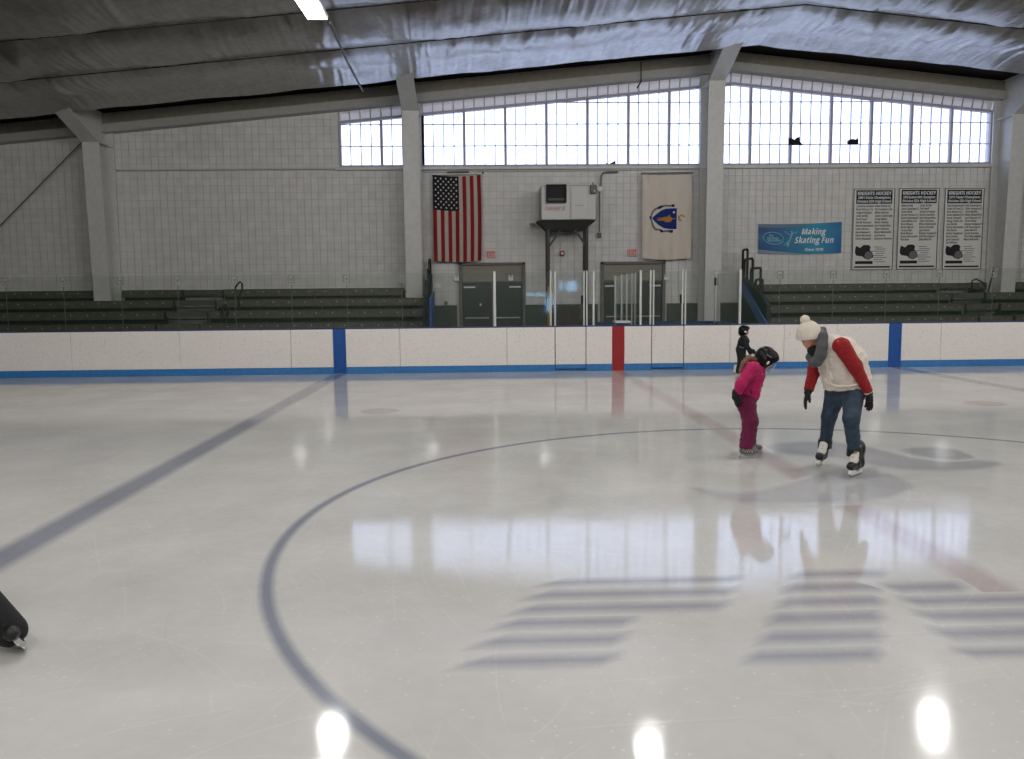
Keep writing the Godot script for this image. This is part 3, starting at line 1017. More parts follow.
func bench_rows(o: Node3D, x0: float, x1: float, aisle: Array, stops: Array) -> void:
	# rows from the top: seat height, depth of its front edge
	var rows := [[2.0, 27.75], [1.67, 26.95], [1.33, 26.15], [0.97, 25.4], [0.62, 24.7]]
	for r in rows.size():
		var h: float = rows[r][0]
		var z: float = rows[r][1]
		var spans := [[x0, aisle[0]], [aisle[1], x1]]
		if r == 0:
			for c in stops:
				var cutspans := []
				for s in spans:
					if c > s[0] and c < s[1]:
						cutspans.append([s[0], c - 0.4])
						if s[1] - c > 0.6: cutspans.append([c + 0.4, s[1]])
					else:
						cutspans.append(s)
				spans = cutspans
		for s in spans:
			var xs := [s[0]]
			var n := int(ceil((s[1] - s[0]) / 4.9))
			for k in n: xs.append(lerpf(s[0], s[1], float(k + 1) / n))
			for k in n:
				var m: float = (xs[k] + xs[k + 1]) / 2.0
				var w: float = xs[k + 1] - xs[k] - 0.008
				obj("seat_board", bv(Vector3(m, h - 0.02, -z - 0.14), Vector3(w, 0.045, 0.29), 0.008), M.bench_seat, o)
				obj("seat_front", bv(Vector3(m, h - 0.13, -z + 0.005), Vector3(w, 0.215, 0.03), 0.006), M.bench_seat, o)
				obj("foot_board", bv(Vector3(m, h - 0.36, -z + 0.28), Vector3(w, 0.04, 0.5), 0.006), M.bench_dark, o)
				obj("riser", bx(Vector3(m, h - 0.26, -z - 0.18), Vector3(w, 0.3, 0.02)), M.bench_dark, o)
			var bl := MB.new()
			var x: float = s[0] + 0.3
			while x < s[1] - 0.1:
				bl.box(Vector3(x, h - 0.09, -z + 0.024), Vector3(0.03, 0.03, 0.012))
				x += 0.5
			stuff(obj("bolts", bl, M.bolt, o))
		# steps of the aisle
		var am: float = (aisle[0] + aisle[1]) / 2.0
		var aw: float = aisle[1] - aisle[0] - 0.05
		obj("step", bv(Vector3(am, h - 0.03, -z - 0.14), Vector3(aw, 0.045, 0.3), 0.008), M.bench_seat, o)
		obj("step_front", bv(Vector3(am, h - 0.11, -z - 0.0), Vector3(aw, 0.15, 0.03), 0.006), M.bench_seat, o)
		obj("step", bv(Vector3(am, h - 0.24, -z + 0.2), Vector3(aw, 0.04, 0.34), 0.008), M.bench_dark, o)
		for s in aisle:
			obj("stringer", bx(Vector3(s, h - 0.16, -z + 0.03), Vector3(0.035, 0.30, 0.09)), M.black_steel, o)
	obj("understructure", bx(Vector3((x0 + x1) / 2.0, 0.25, -26.1), Vector3(x1 - x0 - 0.2, 0.5, 1.8)), M.bench_dark, o)


func hoop(a: Vector3, e: Vector3, rise: float) -> MB:
	var up := Vector3(0, rise, 0)
	var c := 0.08
	var d := (e - a).normalized() * c
	return tb([a, a + up - Vector3(0, c, 0), a + up + d * 0.3 - Vector3(0, c * 0.3, 0), a + up + d, e + up - d, e + up - d * 0.3 - Vector3(0, c * 0.3, 0), e + up - Vector3(0, c, 0), e], 0.04, 8)


func make_bleachers() -> void:
	var o := thing("bleacher", Vector3(-10, 0, -26), "dark olive bleacher benches behind the boards on the left", "bleachers")
	bench_rows(o, -27.0, -1.95, [-9.85, -8.55], [px(102, 300, 27.2).x, px(414.5, 298, 27.2).x])
	# closed end with stacked rails and a blue screen beside it
	var e := thing("bleacher_rail", Vector3(-1.9, 0, -26), "black stepped end rail of the left bleachers beside the blue panel", "railing")
	obj("end_panel", pr(PackedVector2Array([Vector2(-25.2, 0.0), Vector2(-25.2, 1.0), Vector2(-27.9, 2.45), Vector2(-27.9, 0.0)]), 0.16, Transform3D(Basis(Vector3(0, 0, 1), Vector3.UP, Vector3(1, 0, 0)), Vector3(-1.84, 0, 0))), M.bench_dark, e)
	for q in [[27.9, 27.45, 1.9, 1.0], [27.2, 26.75, 1.56, 1.0], [26.4, 25.95, 1.2, 1.0], [25.6, 25.2, 0.85, 0.9]]:
		obj("rail_hoop", hoop(Vector3(-1.83, q[2], -q[0]), Vector3(-1.83, q[2], -q[1]), q[3]), M.black_steel, e)
	var sc := thing("side_screen", Vector3(-1.55, 0, -25), "narrow blue upright panel beside the left bleacher rail", "panel")
	obj("panel", pr(PackedVector2Array([Vector2(-23.4, 0), Vector2(-23.4, 1.65), Vector2(-24.9, 1.85), Vector2(-24.9, 0)]), 0.06, Transform3D(Basis(Vector3(0, 0, 1), Vector3.UP, Vector3(1, 0, 0)), Vector3(-1.55, 0, 0))), M.stripe_blue, sc)
	o = thing("bleacher", Vector3(14, 0, -26), "dark olive bleacher benches behind the boards on the right", "bleachers")
	bench_rows(o, 8.62, 27.0, [15.1, 16.2], [px(1008.3, 292, 27.2).x])
	e = thing("bleacher_rail", Vector3(9.1, 0, -26), "black stepped end rail of the right bleachers beside the glass end", "railing")
	obj("end_panel", pr(PackedVector2Array([Vector2(-25.1, 0.0), Vector2(-25.1, 1.35), Vector2(-26.2, 1.95), Vector2(-27.9, 2.3), Vector2(-27.9, 0.0)]), 0.12, Transform3D(Basis(Vector3(0, 0, 1), Vector3.UP, Vector3(1, 0, 0)), Vector3(8.5, 0, 0))), M.black_steel, e)
	for q in [[27.8, 27.3, 3.14], [27.6, 26.75, 2.82], [26.9, 25.95, 2.50], [26.4, 25.75, 2.14]]:
		obj("rail_hoop", hoop(Vector3(8.5, 1.3, -q[0]), Vector3(8.5, 1.3, -q[1]), q[2] - 1.3), M.black_steel, e)
	var st := thing("blue_stringer", Vector3(8.7, 0, -25), "blue sloping side board at the foot of the right bleacher rail", "board")
	obj("panel", br(px(743, 287, 27.3), px(767, 330, 24.3) + (px(767, 330, 24.3) - px(743, 287, 27.3)) * 0.55, 0.05, 0.34), M.stripe_blue, st)
	# loose handrails in the aisles
	var hr := thing("handrail", Vector3(-8.4, 1.2, -26.6), "tall black looped handrail standing in the left bleacher aisle", "handrail")
	var hp := []
	for q in [[235.5, 299.0], [235.3, 288.0], [237.0, 285.0], [240.0, 281.5], [242.0, 284.0], [242.0, 290.0], [239.2, 296.0], [239.0, 305.0], [240.3, 319.0], [241.0, 330.0]]: hp.append(px(q[0], q[1], 26.6))
	obj("rail", tb(hp, 0.03, 8), M.black_steel, hr)
	hr = thing("handrail", Vector3(-8.7, 0.8, -26.0), "short black looped handrail low in the left bleacher aisle", "handrail")
	hp = []
	for q in [[221.5, 330.0], [221.8, 320.0], [222.0, 309.0], [225.5, 304.5], [228.0, 307.0], [228.0, 313.0], [226.5, 317.0], [225.5, 330.0]]: hp.append(px(q[0], q[1], 26.0))
	obj("rail", tb(hp, 0.03, 8), M.black_steel, hr)
	hr = thing("handrail", Vector3(16.0, 1.4, -26.6), "bent black handrail lying loose on the right bleachers", "handrail")
	hp = []
	for q in [[974.0, 295.0], [972.0, 288.0], [972.0, 281.0], [976.0, 279.0], [982.0, 282.0], [985.0, 286.0], [986.0, 289.0], [980.0, 289.0], [976.0, 292.0]]: hp.append(px(q[0], q[1], 27.0))
	obj("rail", tb(hp, 0.028, 8), M.black_steel, hr)
	hr = thing("handrail", Vector3(16.2, 1.4, -26.6), "thin dark post leaning up from the right bleachers next to the bent rail", "handrail")
	obj("rail", tb([px(988, 292, 26.9), px(990, 284, 26.9), px(994, 268, 26.9)], 0.028, 8), M.black_steel, hr)


# paint in the ice: flat markings a millimetre above the sheet, with soft worn edges
func soft_quad(mb: MB, c: Color, x0: float, x1: float, za: float, zb: float, s: float, skew0 := 0.0, skew1 := 0.0, y := 0.0005) -> void:
	# z as depth, za < zb; skew moves the ends along x from the near edge to the far edge
	var sz := minf(s, (zb - za) * 0.45)
	var zs := [za - sz, za + sz, zb - sz, zb + sz]
	var k := mb.v.size()
	for j in 4:
		var f: float = (zs[j] - za) / (zb - za)
		var l := x0 + skew0 * f
		var r := x1 + skew1 * f
		for q in [[l - s, 0.0], [l + s, 1.0], [r - s, 1.0], [r + s, 0.0]]:
			mb.tint = Color(1, 1, 1).lerp(c, q[1] * (0.0 if j == 0 or j == 3 else 1.0))
			mb.vert(Vector3(q[0], y, -zs[j]), Vector3.UP, Vector2(q[0], zs[j]))
	for j in 3:
		for q in 3:
			var a := k + j * 4 + q
			mb.face(a, a + 1, a + 5); mb.face(a, a + 5, a + 4)


func soft_ribbon(mb: MB, c: Color, cols: Array, s: float, y: float) -> void:
	# columns of a stroke from its far edge to its near edge, faded at the rim and at both tips
	var k := mb.v.size()
	var n := cols.size()
	for j in n:
		var a: Vector3 = cols[j][0]
		var e: Vector3 = cols[j][1]
		var d := (e - a).normalized()
		var w := minf(s, (e - a).length() * 0.45)
		var f := 0.0 if j == 0 or j == n - 1 else 1.0
		for q in [[a - d * w, 0.0], [a + d * w, 1.0], [e - d * w, 1.0], [e + d * w, 0.0]]:
			mb.tint = Color(1, 1, 1).lerp(c, q[1] * f)
			var p: Vector3 = q[0]
			mb.vert(Vector3(p.x, y, p.z), Vector3.UP)
	for j in n - 1:
		for q in 3:
			var o := k + j * 4 + q
			mb.face(o, o + 1, o + 5); mb.face(o, o + 5, o + 4)


func soft_disc(mb: MB, c: Color, o: Vector3, rad: float, s: float, y: float) -> void:
	mb.tint = c
	var k := mb.vert(Vector3(o.x, y, o.z), Vector3.UP)
	var n := 36
	for j in n:
		var d := Vector3(cos(TAU * j / n), 0, sin(TAU * j / n))
		mb.tint = c
		mb.vert(Vector3(o.x, y, o.z) + d * (rad - s), Vector3.UP)
		mb.tint = Color(1, 1, 1)
		mb.vert(Vector3(o.x, y, o.z) + d * (rad + s), Vector3.UP)
	for j in n:
		var a := k + 1 + j * 2
		var b := k + 1 + ((j + 1) % n) * 2
		mb.face(k, a, b); mb.face(a, a + 1, b + 1); mb.face(a, b + 1, b)


func make_ice_paint() -> void:
	var xl := px(339.5, 370, BOARD_Z).x
	var xr := px(895.0, 366, BOARD_Z).x
	var xm := px(618.3, 369, BOARD_Z).x
	var blue := Color(0.46, 0.49, 0.59)
	var red := Color(0.82, 0.74, 0.745)
	var grey := Color(0.60, 0.615, 0.69)
	var m := MB.new()
	soft_quad(m, blue, xl - 0.14, xl + 0.14, -2.0, BOARD_Z - 0.08, 0.06)
	tag(obj("blue_line", m, M.ice_paint), "wide grey blue line crossing the ice at the left", "ice line", "", "structure")
	m = MB.new()
	soft_quad(m, blue, xr - 0.14, xr + 0.14, -2.0, BOARD_Z - 0.08, 0.06)
	tag(obj("blue_line", m, M.ice_paint), "grey blue line crossing the ice at the far right", "ice line", "", "structure")
	m = MB.new()
	soft_quad(m, red, xm - 0.13, xm + 0.13, -2.0, BOARD_Z - 0.05, 0.06, 0.0, 0.0, 0.0004)
	tag(obj("red_line", m, M.ice_paint), "faded reddish centre line running from the red stripe towards the right", "ice line", "", "structure")
	m = MB.new()
	var c := Vector3(3.069, 0, -6.132)
	var n := 160
	var rr := [4.572 - 0.065, 4.572 - 0.015, 4.572 + 0.015, 4.572 + 0.065]
	var k := 0
	for j in n + 1:
		for q in 4:
			m.tint = Color(0.42, 0.46, 0.57) if q == 1 or q == 2 else Color(1, 1, 1)
			m.vert(c + Vector3(cos(TAU * j / n) * rr[q], 0.0006, sin(TAU * j / n) * rr[q]), Vector3.UP)
	for j in n:
		for q in 3:
			var a := j * 4 + q
			m.face(a, a + 1, a + 5); m.face(a, a + 5, a + 4)
	tag(obj("centre_circle", m, M.ice_paint), "thin blue circle line painted in the middle of the ice", "ice line", "", "structure")
	for s in [[380.0, 411.0, "faint reddish face-off spot near the left blue stripe"], [985.0, 403.5, "faint reddish face-off spot at the far right"]]:
		m = MB.new()
		var o := gp(s[0], s[1])
		soft_disc(m, Color(0.76, 0.68, 0.67), o, 0.3, 0.03, 0.0005)
		tag(obj("face_off_spot", m, M.ice_paint), s[2], "ice spot", "", "structure")
	# the large emblem in the centre ice: three banded letter shapes and sweeping strokes
	var lg := thing("ice_emblem", Vector3(2.2, 0, -5.5), "large faded grey blue emblem with striped letters painted in the centre ice", "ice logo", "", true, "structure")
	var bars := [
		[[456.5, 612.6, 655, 667.5], [474, 622.5, 634.7, 647], [496, 632.5, 617, 628], [513, 729, 602.5, 612.5], [526, 737, 589, 598], [540, 742, 577.5, 584.5]],
		[[746, 889, 649, 662], [760, 890.5, 630, 643], [769, 891, 611, 624], [779, 891.5, 596, 607], [785, 892, 582, 592], [792, 892, 570, 578]],
		[[975, 1120, 646, 656.5], [955, 1100, 625.5, 639], [937, 1085, 609, 621], [920, 1070, 595, 605], [902, 972, 582, 592]]]
	var bar_y := 0.0006
	for g in bars.size():
		for b in bars[g]:
			bar_y += 0.00003
			var a := gp((b[0] + b[1]) / 2.0, b[3])
			var e := gp((b[0] + b[1]) / 2.0, b[2])
			var l := gp(b[0], b[3])
			var r := gp(b[1], b[3])
			m = MB.new()
			soft_quad(m, grey, l.x, r.x, -a.z + 0.01, -e.z - 0.01, 0.058, [0.10, 0.06, -0.10][g], [0.04, 0.0, 0.0][g], bar_y)
			obj("letter_bar", m, M.ice_paint, lg)
	var strokes := [
		[[[764, 446, 448], [775, 444, 452], [800, 442, 455], [830, 441.5, 457], [862, 445.5, 462.5], [888, 452, 467.5], [910, 457.5, 470], [945, 461.5, 470.5], [975, 460, 469.5], [998, 462, 466], [1006, 463.5, 465]], 0.80],
		[[[898, 450, 451], [912, 447.8, 455], [935, 447.3, 459], [955, 449.5, 460], [970, 455, 459], [977, 457, 458]], 0.95],
		[[[684, 486.5, 487.5], [700, 488, 493], [720, 491, 499], [745, 493.5, 503.5], [774, 488, 504], [808, 478, 504], [836, 468.5, 503], [868, 469, 502], [890, 474, 497.5], [905, 481, 491], [918, 485, 487]], 0.62]]
	var up := 0.0014
	for s in strokes:
		m = MB.new()
		var cols := []
		for q in s[0]: cols.append([gp(q[0], q[1]), gp(q[0], q[2])])
		soft_ribbon(m, Color(1, 1, 1).lerp(grey, s[1]), cols, 0.10, up)
		obj("emblem_stroke", m, M.ice_paint, lg)
		up += 0.0001


func make_doors() -> void:
	for d in [[459.0, 525.0, 263.0, "left pair of dark double doors with a grey panel above, under the striped flag"], [600.5, 665.0, 262.0, "right pair of dark double doors with a grey panel above, left of the cream flag"]]:
		var a := px(d[0], d[2], WALL_Z)
		var e := px(d[1], d[2], WALL_Z)
		var z := -WALL_Z
		var o := thing("door_%d" % (1 if d[0] < 500 else 2), Vector3((a.x + e.x) / 2.0, 0, z), d[3], "door", "", true, "structure")
		var top := a.y
		var mid := (a.x + e.x) / 2.0
		var w := e.x - a.x
		for s in [-1, 1]:
			obj("frame_post", bv(Vector3(mid + s * (w / 2.0 - 0.05), top / 2.0, z + 0.04), Vector3(0.10, top, 0.14), 0.01), M.door_frame, o)
		obj("frame_head", bv(Vector3(mid, top - 0.04, z + 0.04), Vector3(w, 0.08, 0.14), 0.01), M.door_frame, o)
		obj("transom_panel", bx(Vector3(mid, (2.16 + top - 0.08) / 2.0, z + 0.0), Vector3(w - 0.2, top - 0.08 - 2.16, 0.05)), M.door_transom, o)
		obj("transom_bar", bv(Vector3(mid, 2.17, z + 0.02), Vector3(w - 0.2, 0.05, 0.09), 0.008), M.door_frame, o)
		obj("centre_post", bv(Vector3(mid, 1.07, z + 0.02), Vector3(0.07, 2.14, 0.09), 0.008), M.door_frame, o)
		for s in [-1, 1]:
			var lw := (w - 0.27) / 2.0
			var xc: float = mid + s * (lw / 2.0 + 0.035)
			var leaf := obj("door_leaf", bv(Vector3(xc, 1.07, z + 0.0), Vector3(lw, 2.14, 0.05), 0.006), M.door_leaf, o)
			var sg := bv(Vector3(xc - lw * 0.25 if s < 0 else xc + lw * 0.25, 2.0, z + 0.03), Vector3(lw * 0.4, 0.05, 0.01), 0.002)
			obj("closer", sg, M.steel, leaf)
			obj("push_bar", bv(Vector3(xc, 0.98, z + 0.06), Vector3(lw * 0.85, 0.05, 0.06), 0.012), M.steel, leaf)
			if s < 0:
				obj("knob", bv(Vector3(xc + lw * 0.12, 1.42, z + 0.03), Vector3(0.06, 0.08, 0.015), 0.004), M.white, leaf)


func exit_sign(u: float, v: float, label: String) -> void:
	var p := px(u, v, WALL_Z - 0.05)
	var o := thing("exit_sign", p, label, "exit sign", "", false)
	obj("housing", bv(Vector3.ZERO, Vector3(0.31, 0.24, 0.06), 0.01), M.sign_pink, o)
	obj("face", bv(Vector3(0, 0, 0.032), Vector3(0.27, 0.20, 0.006), 0.002), M.sign_pink, o)
	lettering("lettering", "EXIT", 0.17, M.sign_red, o, Transform3D(Basis(), Vector3(0, 0, 0.037)), true, HORIZONTAL_ALIGNMENT_CENTER, 0.24)


func make_wall_things() -> void:
	exit_sign(490.8, 254.4, "red lettered exit sign above the left double doors")
	exit_sign(632.5, 252.4, "red lettered exit sign above the right double doors")
	# air unit on its stand
	var z := 26.9
	var a := px(541, 185.5, z)
	var e := px(596.3, 219.7, z)
	var o := thing("air_unit", Vector3((a.x + e.x) / 2.0, e.y, -z - 0.5), "pale metal air handling unit with a black vent opening, raised on dark legs", "air unit")
	var c := Vector3((a.x + e.x) / 2.0, (a.y + e.y) / 2.0, -z - 0.5)
	var w := e.x - a.x
	var h := a.y - e.y
	obj("cabinet", bv(c, Vector3(w, h, 1.0), 0.02), M.galv, o)
	var dp := px(571, 187, z)
	var dq := px(588, 219, z)
	obj("access_door", bv(Vector3((dp.x + dq.x) / 2.0, (dp.y + dq.y) / 2.0, -z + 0.008), Vector3(dq.x - dp.x, dp.y - dq.y, 0.02), 0.006), M.galv, o)
	obj("seam", bx(Vector3(dp.x - 0.03, c.y, -z + 0.004), Vector3(0.014, h - 0.05, 0.01)), M.galv_dark, o)
	var hp := px(579, 205.3, z)
	obj("door_slot", bx(Vector3(hp.x, hp.y, -z + 0.022), Vector3(0.26, 0.014, 0.01)), M.galv_dark, o)
	var vp := px(546.2, 185.3, z)
	var vq := px(565.8, 202.7, z)
	var vm := Vector3((vp.x + vq.x) / 2.0, (vp.y + vq.y) / 2.0, -z + 0.02)
	var vw := vq.x - vp.x
	var vh := vp.y - vq.y
	obj("vent_opening", bx(vm, Vector3(vw, vh, 0.03)), M.gasket, o)
	for s in [-1, 1]:
		obj("vent_frame", bv(vm + Vector3(s * vw / 2.0, 0, 0.05), Vector3(0.03, vh, 0.12), 0.005), M.black_steel, o)
		obj("vent_frame", bv(vm + Vector3(0, s * vh / 2.0, 0.05), Vector3(vw, 0.03, 0.12), 0.005), M.black_steel, o)
	obj("vent_flap", bx(vm + Vector3(0, -vh * 0.33, 0.03), Vector3(vw * 0.85, vh * 0.14, 0.03), Basis(Vector3.RIGHT, -0.5)), M.grey_box, o)
	var tp := px(555.0, 208.3, z)
	var sh := Basis(Vector3(1, 0, 0), Vector3(0.25, 1, 0), Vector3(0, 0, 1))
	lettering("lettering", "Concept II", 0.13, M.ghost_red, o, Transform3D(sh, Vector3(tp.x, tp.y, -z + 0.004)), true, HORIZONTAL_ALIGNMENT_CENTER, 0.62)
	o = thing("unit_stand", Vector3(c.x, 0, -z - 0.5), "dark steel stand with angled braces under the air unit", "stand")
	var l0 := px(548.2, 230, z + 0.2).x
	var l1 := px(586.6, 230, z + 0.2).x
	var pb := MB.new()
	pb.prism(PackedVector2Array([Vector2(a.x - 0.12, e.y - 0.01), Vector2(e.x, e.y - 0.01), Vector2(e.x - 0.34, e.y - 0.30), Vector2(a.x + 0.2, e.y - 0.30)]), 0.9, Transform3D(Basis(), Vector3(0, 0, -z - 0.5)))
	obj("drip_pan", pb, M.bench_dark, o)
	for x in [l0, l1]:
		for s in [0.12, 0.9]:
			obj("leg", bx(Vector3(x, (e.y - 0.2) / 2.0, -z - s), Vector3(0.085, e.y - 0.2, 0.085)), M.black_steel, o)
	var mx := (l0 + l1) / 2.0
	for s in [-1, 1]:
		var x: float = l0 if s < 0 else l1
		obj("brace", br(Vector3(x, e.y - 0.85, -z - 0.12), Vector3(mx + s * 0.22, e.y - 0.28, -z - 0.12), 0.06, 0.06, Vector3(0, 0, 1)), M.black_steel, o)
	tag(obj("pipe_stub", tb([px(531, 224.5, 28.15), px(534, 224.5, 27.6)], 0.05, 8), M.galv_dark), "short grey pipe stub at the lower left of the air unit", "pipe")
	tag(obj("bollard", tb([Vector3(l0 + 0.01, 0, -z + 0.12), Vector3(l0 + 0.01, px(548, 286, z - 0.1).y - 0.03, -z + 0.12), Vector3(l0 + 0.01, px(548, 286, z - 0.1).y, -z + 0.12)], [0.075, 0.075, 0.05], 12), M.yellow), "yellow guard post in front of the stand's left leg", "bollard")
	var p := px(593.3, 189.3, z - 0.08)
	o = thing("switch_box", p, "grey electrical switch box on the corner of the air unit", "switch box", "", false)
	obj("box", bv(Vector3.ZERO, Vector3(0.20, 0.27, 0.12), 0.015), M.grey_box, o)
	obj("lever", bv(Vector3(0.03, -0.06, 0.07), Vector3(0.03, 0.07, 0.03), 0.006), M.white, o)
	obj("conduit_stub", tb([Vector3(-0.01, 0.13, 0), Vector3(-0.01, 0.22, 0)], 0.02, 8), M.red_dark, o)
	p = px(599.9, 188.9, 28.0)
	o = thing("junction_box", p, "small white junction box on the wall right of the air unit", "junction box", "", false)
	obj("box", bv(Vector3.ZERO, Vector3(0.15, 0.15, 0.1), 0.012), M.white, o)
	var cd := []
	for q in [[599.6, 188.9], [599.6, 232.0]]: cd.append(px(q[0], q[1], 28.08))
	o = thing("pull_cord", cd[1], "grey drop cable with a control box hanging right of the air unit", "cable")
	obj("cable", tb(cd, 0.022, 8), M.galv_dark, o)
	p = px(599.4, 235.3, 28.08)
	obj("control_box", bv(p, Vector3(0.12, 0.17, 0.09), 0.012), M.grey_box, o)
	cd = []
	for q in [[600.5, 187.0], [600.8, 180.0], [601.5, 175.5], [603.5, 173.0], [606.5, 172.2], [618.0, 172.0]]: cd.append(px(q[0], q[1], 28.08))
	tag(obj("bent_conduit", tb(cd, 0.03, 8), M.galv_dark), "grey conduit bending from the junction box up under the window", "pipe")
	p = px(562.2, 253.3, 28.1)
	o = thing("fire_alarm", p, "small red fire alarm on the wall between the stand's legs", "fire alarm", "", false)
	obj("housing", bv(Vector3.ZERO, Vector3(0.16, 0.17, 0.08), 0.012), M.red_dark, o)
	obj("horn", bv(Vector3(0, 0, 0.045), Vector3(0.08, 0.08, 0.02), 0.006), M.white, o)
	for q in [[510.8, 279.0, "small pale emergency light box over the left doors' right leaf"], [456.5, 279.5, "small white emergency light box left of the left doors"], [666.5, 278.5, "small white emergency light box right of the right doors"]]:
		p = px(q[0], q[1], 28.12)
		o = thing("emergency_light", p, q[2], "emergency light", "", false)
		obj("box", bv(Vector3.ZERO, Vector3(0.17, 0.11, 0.10), 0.012), M.white, o)
		for s in [-1, 1]:
			obj("lamp_head", tb([Vector3(0.05 * s, 0.06, 0.0), Vector3(0.05 * s, 0.10, 0.02), Vector3(0.05 * s, 0.10, 0.07)], 0.03, 8), M.white, o)
	p = px(446.0, 303.0, 28.12)
	o = thing("outlet_box", p, "small grey outlet box low on the wall left of the left doors", "outlet", "", false)
	obj("box", bv(Vector3.ZERO, Vector3(0.11, 0.12, 0.07), 0.01), M.grey_box, o)
	obj("cover", bv(Vector3(0, 0, 0.035), Vector3(0.08, 0.09, 0.01), 0.003), M.galv_dark, o)
	p = px(437.0, 285.5, 28.14)
	tag(obj("notice", bx(p, Vector3(0.26, 0.16, 0.01)), M.white), "pale paper notice on the wall beside the left bleacher rail", "notice")
	# lit lobby windows behind the camera, mirrored in the bench glass
	var lob := mat("lobby_glow", Color(0.5, 0.6, 0.7), 0.4)
	lob.emission_enabled = true; lob.emission = Color(0.55, 0.8, 1.0); lob.emission_energy_multiplier = 6.0
	for q in [[3.8, 1.1, 0.5, 0.8], [5.1, 2.2, 0.6, 0.55], [3.2, 1.72, 1.6, 0.12], [4.45, 2.2, 0.15, 0.6]]:
		tag(obj("lobby_window", bv(Vector3(q[0], q[1], 11.96), Vector3(q[2], q[3], 0.06), 0.01), M.lobby_glow), "lit lobby window in the wall behind the camera", "window", "lobby windows", "structure")


func flag_cloth(u0: float, u1: float, v0: float, v1: float, z: float, seed_: int, waves: float) -> MB:
	var a := px(u0, v0, z)
	var e := px(u1, v1, z)
	var nz := noise(1.0, seed_, 2)
	var f := func(s: float, t: float) -> Vector3:
		var x := lerpf(a.x, e.x, s)
		x += sin(t * 2.6 + s) * 0.012 + (s - 0.5) * 0.10 * (1.0 - t) * (t * 1.2 - 0.2)
		var y := lerpf(a.y, e.y, t) - 0.05 * sin(PI * s) * (1.0 - t) - 0.05 * sin(PI * s) * t
		var d := 0.05 * sin(s * waves * TAU + 1.5 * nz.get_noise_2d(s * 2.0, t * 1.3)) * (0.25 + 0.75 * t) + 0.03 * nz.get_noise_2d(s * 3.0, t * 2.0)
		return Vector3(x, y, -z + d)
	var m := MB.new()
	m.sheet(f, 40, 60, 0.006)
	return m


func in_poly(p: Vector2, poly: PackedVector2Array) -> bool:
	return Geometry2D.is_point_in_polygon(p, poly)


